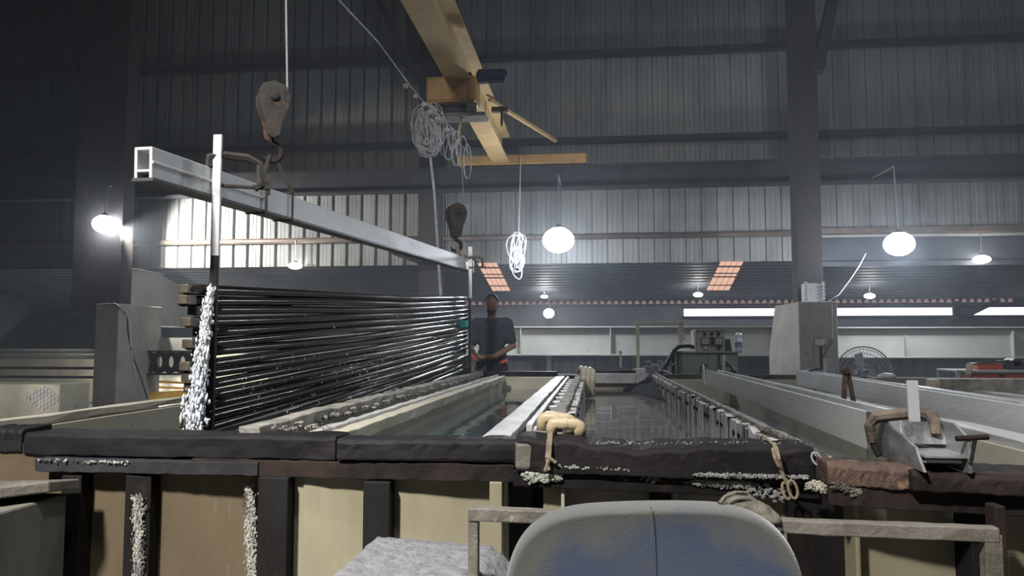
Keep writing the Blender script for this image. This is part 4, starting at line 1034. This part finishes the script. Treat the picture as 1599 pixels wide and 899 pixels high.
# dark tapered box, bottle
a = at(1130, 549, YG); b = at(1140.5, 529, YG)
single('dark_canister', MB().prism([(a.x, YG + .02, zt_), (b.x + .02, YG + .02, zt_), (b.x, YG + .02, b.z), (a.x + .005, YG + .02, b.z)], (0, .08, 0)), M_darkgrey, 'dark blue tapered container beside the control panel', 'container', bevel=.005)
c = at(1158, 549, YG)
bo = thing('water_bottle', 'white translucent bottle with a blue label on the green cabinet', 'bottle', (c.x - .02, YG + .06, zt_))
bh = at(1158, 517, YG).z - zt_
obj('body', MB().lathe((c.x - .02, YG + .06, zt_), [(.036, 0), (.04, .01), (.04, bh * .6), (.028, bh * .66), (.038, bh * .78), (.034, bh * .86), (.014, bh * .94), (.014, bh * .96)], 18), M_bottle, bo, smooth=True)
obj('label_band', MB().lathe((c.x - .02, YG + .06, zt_), [(.0405, bh * .2), (.0412, bh * .21), (.0412, bh * .46), (.0405, bh * .47)], 18), M_bottlelabel, bo)
obj('cap', MB().lathe((c.x - .02, YG + .06, zt_ + bh * .955), [(.016, 0), (.016, bh * .05)], 12), M_darkgrey, bo)
# pipe frame
pf_ = thing('pipe_stand', 'beige square pipe stand arching left of the control panel', 'pipe stand', at(995, 580, 8.55))
obj('upright', MB().box((at(993, 500, 8.5).x, 8.48, .8), (at(998, 500, 8.5).x, 8.52, at(995, 506, 8.5).z)), M_pipew, pf_, .003)
obj('top_rail', MB().obox(at(992, 505, 8.5), at(1066, 503, 8.5), .05, .03), M_pipew, pf_, .003)
obj('drop', MB().obox(at(1062, 504, 8.5), at(1063, 536, 8.5), .04, .035, (0, 1, 0)).obox(at(1066, 504, 8.5), at(1068, 530, 8.5), .02, .02, (0, 1, 0)), M_pipew, pf_, .003)
obj('foot', MB().box((at(988, 580, 8.5).x, 8.45, .86), (at(1004, 580, 8.5).x, 8.55, .93)), M_pipew, pf_, .003)
single('thin_post', MB().tube([at(969, 549, 8.6), at(969, 573, 8.6)], .012, 8).ell(at(969, 549, 8.6), .018, 8, 6), M_pipew, 'short beige post with round tip on the far ledge', 'post')
# hose from cabinet
single('black_hose', MB().tube([at(1033, 585, 8.4), at(1042, 566, 8.6), at(1052, 548, 8.8), at(1060, 541, 8.9), at(1075, 540, 9.0), at(1088, 543, 9.1)], .022, 8), M_black, 'black hose curving up to the control panel', 'hose', smooth=True)
for k, (pts, lab) in enumerate((([at(1096, 588, 8.6), at(1094, 575, 8.7), at(1098, 568, 8.8), at(1104, 572, 8.8)], 'short dark cable loop before the left cabinet door'), ([at(1132, 565, 8.8), at(1142, 572, 8.7), at(1148, 582, 8.6)], 'dark cable drooping before the right cabinet door'), ([at(1128, 572, 8.8), at(1138, 570, 8.7), at(1144, 576, 8.7), at(1143, 586, 8.6)], 'second dark cable under the drooping one'))):
    single('cable', MB().tube(pts, .016, 6), M_wiredk, lab, 'cable', smooth=True)
# junk heap near hose
mb = MB(); rnd = random.Random(9)
for k in range(26):
    a = at(rnd.uniform(1015, 1050), rnd.uniform(568, 582), 8.6); b = a + Vector((rnd.uniform(-.12, .12), rnd.uniform(-.05, .05), rnd.uniform(-.03, .05)))
    mb.tube([a, a.lerp(b, .5) + Vector((0, 0, .03)), b], .006, 5)
single('wire_scrap', mb, M_wire, 'tangle of thin scrap wire left of the green cabinet', 'wire scrap', kind='stuff')
single('white_offcut', MB().obox(at(1036, 578, 8.3), at(1049, 583, 8.3), .05, .02), M_white, 'small white offcut in front of the wire scrap', 'offcut')

# fan
fc = at(1349, 584, 8.8); fr = .30
fan = thing('pedestal_fan', 'round wire-cage fan behind the resting bars', 'fan', (fc.x, 8.9, 0))
mb = MB(); nC = 24
for k in range(44):
    an = 2 * pi * k / 44
    mb.tube([(fc.x + fr * t_ * cos(an), 8.8 - .07 * (1 - t_ ** 2), fc.z + fr * t_ * sin(an)) for t_ in (.15, .4, .7, .92, 1)], .0022, 4)
for rr in (.15, .35, .55, .75, .9, 1):
    mb.tube([(fc.x + fr * rr * cos(2 * pi * k / 32), 8.8 - .07 * (1 - rr ** 2), fc.z + fr * rr * sin(2 * pi * k / 32)) for k in range(33)], .0035 if rr < 1 else .008, 5)
obj('cage', mb, M_wire, fan)
mb = MB()
for k in range(3):
    an = 2 * pi * k / 3 + .4
    pts = [Vector((0, 0, 0)), Vector((.1, 0, .06)), Vector((.22, .02, .05)), Vector((.24, .03, -.04)), Vector((.1, .02, -.04))]
    m_ = Matrix.Rotation(an, 4, 'Y'); P_ = [Vector((fc.x, 8.83, fc.z)) + (m_ @ v) for v in pts]
    mb.prism(P_, (0, .004, 0))
obj('blades', mb, M_wire, fan)
obj('motor', MB().lathe((fc.x, 8.86, fc.z), [(.05, 0), (.06, .04), (.05, .14)], 14, 'y'), M_lamphouse, fan)
obj('stand', MB().tube([(fc.x, 8.95, fc.z - .04), (fc.x, 8.95, .03)], .018, 8).lathe((fc.x, 8.95, 0), [(.2, 0), (.2, .02), (.03, .05)], 20), M_lamphouse, fan)
single('white_helmet', MB().ell(at(1385, 588, 7.0), (.072, .10, .035), 16, 8), M_white, 'low white domed lid resting beside the fan', 'lid', smooth=True)

# grimy end wall right
a = at(1366, 612, 6.7); b = at(1480, 590, 6.7)
struct('parapet', MB().box((at(1366, 590, 6.9).x, 6.9, 0), (at(1462, 590, 6.9).x, 7.1, at(1400, 590, 6.9).z)), M_conc, 'grimy concrete block wall behind the second resting bar', cat='wall')
struct('parapet', MB().box((at(1470, 590, 6.6).x, 6.6, 0), (5.5, 6.9, at(1500, 592, 6.6).z)), M_rim, 'longer grimy pale block wall at the right edge', cat='wall')
single('block_piece', MB().box((at(1452, 595, 6.5).x, 6.5, at(1452, 606, 6.5).z), (at(1468, 595, 6.5).x, 6.58, at(1452, 592, 6.5).z)), M_pipew, 'small pale block between the two grimy walls', 'block', bevel=.005)
struct('right_deck', MB().box((2.42, 2.4, 0), (5.5, 6.6, .80)), M_inner, 'pale tank covers filling the right corner', cat='deck')
mb = MB(); 
for k, x in enumerate((2.5, 2.75, 3.05, 3.4)):
    mb.obox((x, 2.4, .815), (x, 6.55, .815), .1, .03, seg=12, wob=.002)
struct('deck_boards', mb, M_white, 'pale boards running along the right tank covers', cat='deck')

# table with red machine
tb = thing('steel_table', 'light steel table with red bins at the right edge', 'table', at(1560, 590, 9.0))
ta = at(1487, 577, 9.0); tb2 = at(1640, 581, 9.0)
obj('tabletop', MB().box((ta.x, 8.9, ta.z - .02), (tb2.x, 9.4, ta.z)), M_white, tb, .003)
for x in (ta.x + .02, tb2.x - .02):
    for y in (8.92, 9.38): obj('leg', MB().box((x - .015, y - .015, 0), (x + .015, y + .015, ta.z - .02)), M_girder, tb)
za, zb2 = at(1535, 570, 8.97).z, 0
single('red_bin', MB().box((at(1530, 570, 9.0).x, 9.05, ta.z), (at(1570, 570, 9.0).x, 9.3, at(1550, 567, 9.0).z)), M_red, 'orange-red bin on the steel table', 'bin', bevel=.01)
single('red_crate', MB().box((at(1528, 590, 8.8).x, 8.98, 0), (at(1574, 590, 8.8).x, 9.2, ta.z - .05)), M_red, 'orange-red crate below the steel table', 'crate', bevel=.01)
single('red_crate', MB().box((at(1584, 590, 8.8).x, 8.98, 0), (at(1625, 590, 8.8).x, 9.2, ta.z - .05)), M_red, 'orange-red crate at the far right under the table', 'crate', bevel=.01)
mb = MB(); c = at(1588, 568, 9.1)
mb.box((c.x - .14, 9.05, ta.z), (c.x + .14, 9.25, ta.z + .10)); mb.lathe((c.x - .02, 9.05, ta.z + .08), [(.05, 0), (.05, .2)], 14, 'y')
mb.tube([(c.x - .5, 9.02, ta.z + .06), (c.x - .3, 9.02, ta.z + .08), (c.x - .1, 9.05, ta.z + .1)], .012, 6)
single('small_machine', mb, M_bar, 'dark small machine standing on the steel table', 'machine', bevel=.008)
single('cloth_rag', MB().obox(at(1514, 566, 8.88), at(1510, 588, 8.88), .05, .02, (0, 1, 0), seg=5, wob=.012), M_pipew, 'pale rag hanging over the steel table edge', 'rag')

# boxes, wires on pedestal
a = at(1257, 470, 12.2); b = at(1287, 442, 12.2)
jb = thing('junction_box', 'white junction box with blue edges on top of the concrete pedestal', 'junction box', ((a.x + b.x) / 2, 12.2, a.z))
obj('case', MB().box((a.x, 12.2, pz), (b.x, 12.4, b.z)), M_boxwhite, jb, .005)
for s_ in (0, 1):
    x = a.x - .01 if s_ == 0 else b.x - .04
    for k in range(6): obj('clip', MB().box((x, 12.185, pz + .05 + k * .05), (x + .05, 12.2, pz + .075 + k * .05)), M_boxblue, jb)
a = at(1273, 539, 11.7); b = at(1288, 529, 11.7)
sb = thing('socket_box', 'small white socket box on the face of the concrete pedestal', 'socket box', (a.x, 11.7, a.z))
obj('case', MB().box((a.x, 11.66, a.z), (b.x, 11.7, b.z)), M_white, sb, .003)
obj('conduit', MB().tube([at(1271, 578, 11.66), at(1270, 530, 11.66), at(1274, 527, 11.66), at(1284, 527, 11.66)], .012, 6).tube([at(1298, 475, 11.66), at(1298, 528, 11.66)], .016, 6).tube([at(1301, 530, 11.66), at(1292, 540, 11.66), at(1284, 560, 11.66)], .012, 6), M_frame, sb)
single('wire', MB().tube([at(1297, 468, 12.0), at(1310, 460, 12.1), at(1328, 436, 12.3), at(1342, 415, 12.5), at(1352, 396, 12.6)], .007, 6), M_wire, 'thin pale wire rising from the concrete pedestal', 'wire', smooth=True)
single('wire', MB().tube([at(160, 475, 11.68), at(180, 474, 11.68), at(195, 484, 11.5), at(203, 505, 11.5), at(204, 545, 11.5), at(212, 590, 11.4), at(220, 622, 11.4)], .014, 6), M_wire, 'pale wire drooping from the left pier, longer one', 'wire', smooth=True)
single('wire', MB().tube([at(180, 476, 11.69), at(198, 492, 11.5), at(200, 520, 11.5), at(206, 552, 11.5), at(222, 595, 11.4), at(230, 622, 11.4)], .012, 6), M_wiredk, 'dark wire drooping beside the pale one at the left pier', 'wire', smooth=True)

# ------------------------------------------------------------------ WORKER
PX, PY = at(768, 520, 8.85).x, 8.85
pr = thing('person', 'worker in dark t-shirt and trousers holding a rod behind the tanks', 'person', (PX, PY, 0))
def W(x, y, z): return Vector((PX + x, PY + y, z))
def remesh(o, v=.012):
    m = o.modifiers.new('remesh', 'REMESH'); m.mode = 'VOXEL'; m.voxel_size = v; m.use_smooth_shade = True
    s = o.modifiers.new('smooth', 'SMOOTH'); s.iterations = 4; s.factor = .5
armR = [W(-.175, 0, 1.44), W(-.235, .02, 1.17), W(-.175, -.20, 1.05)]
armL = [W(.175, 0, 1.44), W(.245, .02, 1.18), W(.06, -.24, 1.06), W(-.07, -.26, 1.05)]
mb = MB()
mb.chain([W(0, 0, .95), W(0, 0, 1.15), W(0, 0, 1.36), W(0, 0, 1.47), W(0, -.01, 1.56)], [.14, .135, .15, .075, .055])
mb.chain([armR[0], armR[1], armR[2]], [.055, .042, .028]); mb.chain([armL[0], armL[1], armL[2], armL[3]], [.055, .043, .034, .028])
for s_ in (-1, 1): mb.chain([W(.09 * s_, 0, .93), W(.11 * s_, -.01, .50), W(.12 * s_, .02, .09)], [.09, .058, .04])
hc = W(0, -.025, 1.655)
mb.ell(hc, (.078, .095, .115), 18, 14); mb.ell(hc + Vector((0, -.02, -.055)), (.055, .07, .06), 14, 10)
mb.ico(hc + Vector((0, -.10, -.015)), (.012, .018, .02), 2); mb.ico(hc + Vector((0, -.088, -.055)), (.024, .01, .007), 2)
mb.ell(hc + Vector((0, -.082, .025)), (.05, .014, .008), 10, 6)
for s_ in (-1, 1): mb.ell(hc + Vector((.08 * s_, .0, -.005)), (.01, .018, .03), 8, 6)
for hnd, base, dr in ((1, armR[2], Vector((.25, -.6, -.1))), (-1, armL[3], Vector((-.8, -.25, -.05)))):
    dr = dr.normalized(); sdv = dr.cross(Vector((0, 0, 1))).normalized(); upv = Vector((0, 0, 1))
    mb.ell(base + dr * .045, (.036, .036, .042), 12, 8)
    for k in range(4):
        b0_ = base + dr * .075 + upv * (.03 - .02 * k); l = (.036, .042, .04, .03)[k]
        mb.chain([b0_, b0_ + dr * l * .8 - sdv * .006, b0_ + dr * l * .9 + sdv * .028, b0_ + dr * l * .3 + sdv * .035], [.0095, .009, .0085, .0075], 6)
    mb.chain([base + dr * .03 + upv * .03, base + dr * .055 + upv * .045 + sdv * .02, base + dr * .08 + upv * .038 + sdv * .032], [.011, .010, .009], 6)
body = obj('body', mb, M_skin, pr); remesh(body, .0075)
mb = MB().chain([W(0, .005, .92), W(0, 0, 1.05), W(0, 0, 1.16), W(0, 0, 1.36), W(0, 0, 1.45)], [.155, .155, .15, .16, .085])
for s_ in (-1, 1): mb.chain([W(.08 * s_, 0, 1.42), W(.17 * s_, 0, 1.44)], [.09, .075])
for ar in (armR, armL): mb.chain([ar[0], ar[0].lerp(ar[1], .75)], [.074, .064])
for s_ in (-1, 1): mb.ell(W(.08 * s_, 0, 1.30), (.11, .11, .16), 12, 8)
for s_ in (-1, 1): mb.ell(W(.06 * s_, 0, 1.05), (.12, .125, .14), 12, 8)
o = obj('t_shirt', mb, M_shirt, pr); remesh(o, .012)
mb = MB()
for s_ in (-1, 1): mb.chain([W(.08 * s_, 0, .93), W(.11 * s_, -.01, .50), W(.12 * s_, .02, .10)], [.12, .085, .065])
mb.chain([W(0, 0, .96), W(0, 0, .88)], [.14, .13])
o = obj('trousers', mb, M_trouser, pr); remesh(o, .012)
mb = MB()
for s_ in (-1, 1): mb.ell(W(.12 * s_, -.05, .045), (.05, .13, .045), 12, 8)
obj('shoes', mb, M_black, pr)
mb = MB().ell(hc + Vector((0, .018, .03)), (.084, .094, .098), 18, 12)
o = obj('hair', mb, M_hair, pr, smooth=True)
obj('beard', MB().ell(hc + Vector((0, -.03, -.075)), (.055, .066, .045), 12, 8), M_hair, pr, smooth=True)
mb = MB().obox(W(.12, -.165, .99), W(.2, -.12, 1.02), .02, .03, seg=3, wob=.004)
obj('red_hem', mb, M_pink, pr, .005)
rd = thing('pole', 'thin dark rod held by the worker, pointing at the rack', 'rod', W(-.17, -.28, 1.06))
obj('shaft', MB().tube([W(-.10, -.30, 1.03), at(722, 527, 8.3)], .008, 6), M_bar, rd)
obj('grip', MB().tube([W(-.13, -.30, 1.035), W(-.19, -.30, 1.065)], .02, 8), M_pink, rd)
tl = at(723.5, 505.5, 7.40)
single('teal_tag', MB().box((tl.x - .042, 7.39, tl.z - .033), (tl.x + .042, 7.41, tl.z + .033)).tube([(tl.x, 7.41, tl.z), (tl.x, 7.62, tl.z + .02)], .005, 5), M_teal, 'bright teal tag at the far end of the rack near the worker', 'tag', bevel=.005)
tl = at(724, 566, 7.75)
single('white_knot', MB().ell(tl, (.03, .03, .05), 10, 8).ell(tl + Vector((.01, 0, -.05)), (.02, .02, .03), 10, 8), M_white, 'white knotted rag low at the far rack end', 'rag', smooth=True)

# ------------------------------------------------------------------ FOREGROUND
# guard frame
fA = at(740, 801, 1.86); fB = at(1556, 833, 1.78)
gf = thing('angle_frame', 'rusty grey angle-steel frame between chair and tanks', 'frame', ((fA.x + fB.x) / 2, 1.85, 0))
obj('top_rail', MB().obox(fA + Vector((-.01, 0, 0)), fB, .035, .030, seg=30, wob=.0012), M_frame, gf, .003)
obj('leg', MB().box((fA.x - .012, fA.y - .015, 0), (fA.x + .012, fA.y + .015, fA.z)), M_frame, gf, .002)
obj('leg', MB().box((fB.x - .03, fB.y - .015, 0), (fB.x + .005, fB.y + .015, fB.z)), M_frame, gf, .002)
obj('leg', MB().box((fA.x - .01, fA.y + .5, 0), (fA.x + .01, fA.y + .52, .3)).box((fB.x - .02, fB.y + .3, 0), (fB.x, fB.y + .32, .3)), M_frame, gf, .002)

# chair
YC = 1.15
ch = thing('padded_chair', 'worn blue cloth chair back with dusty grey edge in front', 'chair', (at(1025, 850, YC).x, YC, 0))
outl = [(788, 1150), (786, 990), (789, 905), (797, 868), (812, 836), (836, 812), (868, 797), (905, 789), (960, 786), (1030, 784), (1100, 785), (1140, 788), (1178, 798), (1212, 820), (1234, 850), (1248, 885), (1255, 930), (1254, 1000), (1248, 1150)]
pts = [at(x, y, YC) for x, y in outl]
cenx = at(1022, 960, YC)
mb = MB(); rows = []
prof = [(-.030, .80), (-.036, .90), (-.032, .965), (-.018, .993), (0, 1.0), (.02, .993), (.034, .965), (.038, .9), (.032, .8)]
for dy, sc in prof:
    rows.append([cenx + (p - cenx) * (1 - (1 - sc) * .55) + Vector((0, dy, 0)) for p in pts])
mb.face_grid(rows, True, True)
o = obj('backrest', mb, M_chair, ch, smooth=True)
ss = o.modifiers.new('sub', 'SUBSURF'); ss.levels = 2; ss.render_levels = 2
zb_ = at(1022, 1150, YC).z
obj('seam', MB().tube([at(1017, 790, YC - .038), at(1018, 900, YC - .041), at(1018, 1100, YC - .038)], .0006, 5), M_cloth, ch)
obj('seat', MB().box((cenx.x - .24, YC - .02, .44), (cenx.x + .24, YC + .44, .52)), M_chair, ch, .03)
obj('back_post', MB().box((cenx.x - .04, YC - .01, .40), (cenx.x + .04, YC + .01, zb_ + .1)), M_bar, ch)
obj('pedestal', MB().tube([(cenx.x, YC + .2, .44), (cenx.x, YC + .2, .1)], .03, 10), M_bar, ch)
for k in range(5):
    an = 2 * pi * k / 5; e = Vector((cenx.x + .27 * cos(an), YC + .2 + .27 * sin(an), .06))
    obj('leg', MB().obox((cenx.x, YC + .2, .1), e, .04, .03), M_bar, ch)
    obj('caster', MB().lathe((e.x, e.y, .03), [(.01, -.02), (.03, -.015), (.03, .015), (.01, .02)], 10, 'x'), M_black, ch)
# cloth cap on the shoulder
cap = thing('crumpled_cap', 'crumpled olive cloth cap on the right shoulder of the chair', 'cap', at(1168, 800, YC))
mb = MB().ell(at(1155, 785, YC + .05), (.028, .04, .016), 14, 10).ell(at(1178, 794, YC + .04), (.024, .035, .012), 12, 8).ell(at(1198, 808, YC + .03), (.02, .03, .009), 12, 8).ell(at(1212, 825, YC + .03), (.010, .025, .014), 10, 8)
o = obj('cloth', mb, M_cloth, cap); remesh(o, .004)
tx = bpy.data.textures.new('crumple', 'CLOUDS'); tx.noise_scale = .02
dm = o.modifiers.new('disp', 'DISPLACE'); dm.texture = tx; dm.strength = .008
obj('brim', MB().tube([at(1124, 786, YC - .0), at(1132, 776, YC + .01), at(1148, 769, YC + .01), at(1166, 770, YC + .02)], .0035, 6), M_cloth, cap)
# lumpy grey foam
mb = MB(); sgrid = []
rnd = random.Random(21)
pa_, pb_ = at(492, 886, 1.75), at(790, 905, 1.75)
nx, ny = 40, 14
for j in range(ny + 1):
    row = []
    for i in range(nx + 1):
        x = pa_.x + (pb_.x - pa_.x) * i / nx; y = 1.72 + .5 * j / ny
        edge = min(i / 3, (nx - i) / 8, 1) * min(j / 1.5, 1, (ny - j) / 1.5)
        row.append((x, y, .50 + .138 * max(0, edge) ** .4 + rnd.uniform(-.004, .004) - .02 * (i / nx)))
    sgrid.append(row)
zt = at(560, 884, 1.85).z
sgrid = [[(x, y, zt - .14 + (z - .50)) for x, y, z in r] for r in sgrid]
mb.face_grid(sgrid)
base = [[(x, y, zt - .16) for x, y, z in r] for r in sgrid]
mb.face_grid(base)
bx = thing('foam_pad', 'lumpy pale grey foam pad on a stool at the bottom edge', 'foam pad', ((pa_.x + pb_.x) / 2, 2.0, zt - .16))
obj('pad', mb, M_sack, bx, smooth=True)
st = thing('low_stool', 'low dark stool under the lumpy foam pad', 'stool', ((pa_.x + pb_.x) / 2, 2.0, 0))
obj('seat', MB().box((pa_.x, 1.73, zt - .20), (pb_.x, 2.21, zt - .16)), M_stiff, st)
for x in (pa_.x + .03, pb_.x - .03):
    for y in (1.76, 2.18): obj('leg', MB().box((x - .02, y - .02, 0), (x + .02, y + .02, zt - .2)), M_stiff, st)

# ------------------------------------------------------------------ HAZE
HAZE = 0.010  # volume added in place of veiling glare and lamp glow
if HAZE:
    hm = bpy.data.materials.new('haze'); hm.use_nodes = True
    nt = hm.node_tree; nt.nodes.clear()
    vs = nt.nodes.new('ShaderNodeVolumeScatter'); vs.inputs['Density'].default_value = HAZE; vs.inputs['Anisotropy'].default_value = .35
    vs.inputs['Color'].default_value = (.80, .88, 1, 1)
    mo = nt.nodes.new('ShaderNodeOutputMaterial'); nt.links.new(vs.outputs[0], mo.inputs['Volume'])
    single('haze', MB().box((XL + .05, 3.4, .01), (XR - .05, 16.4, 9.4)), hm, 'thin bluish haze added through the hall for the glow around the lamps', 'haze', kind='stuff')
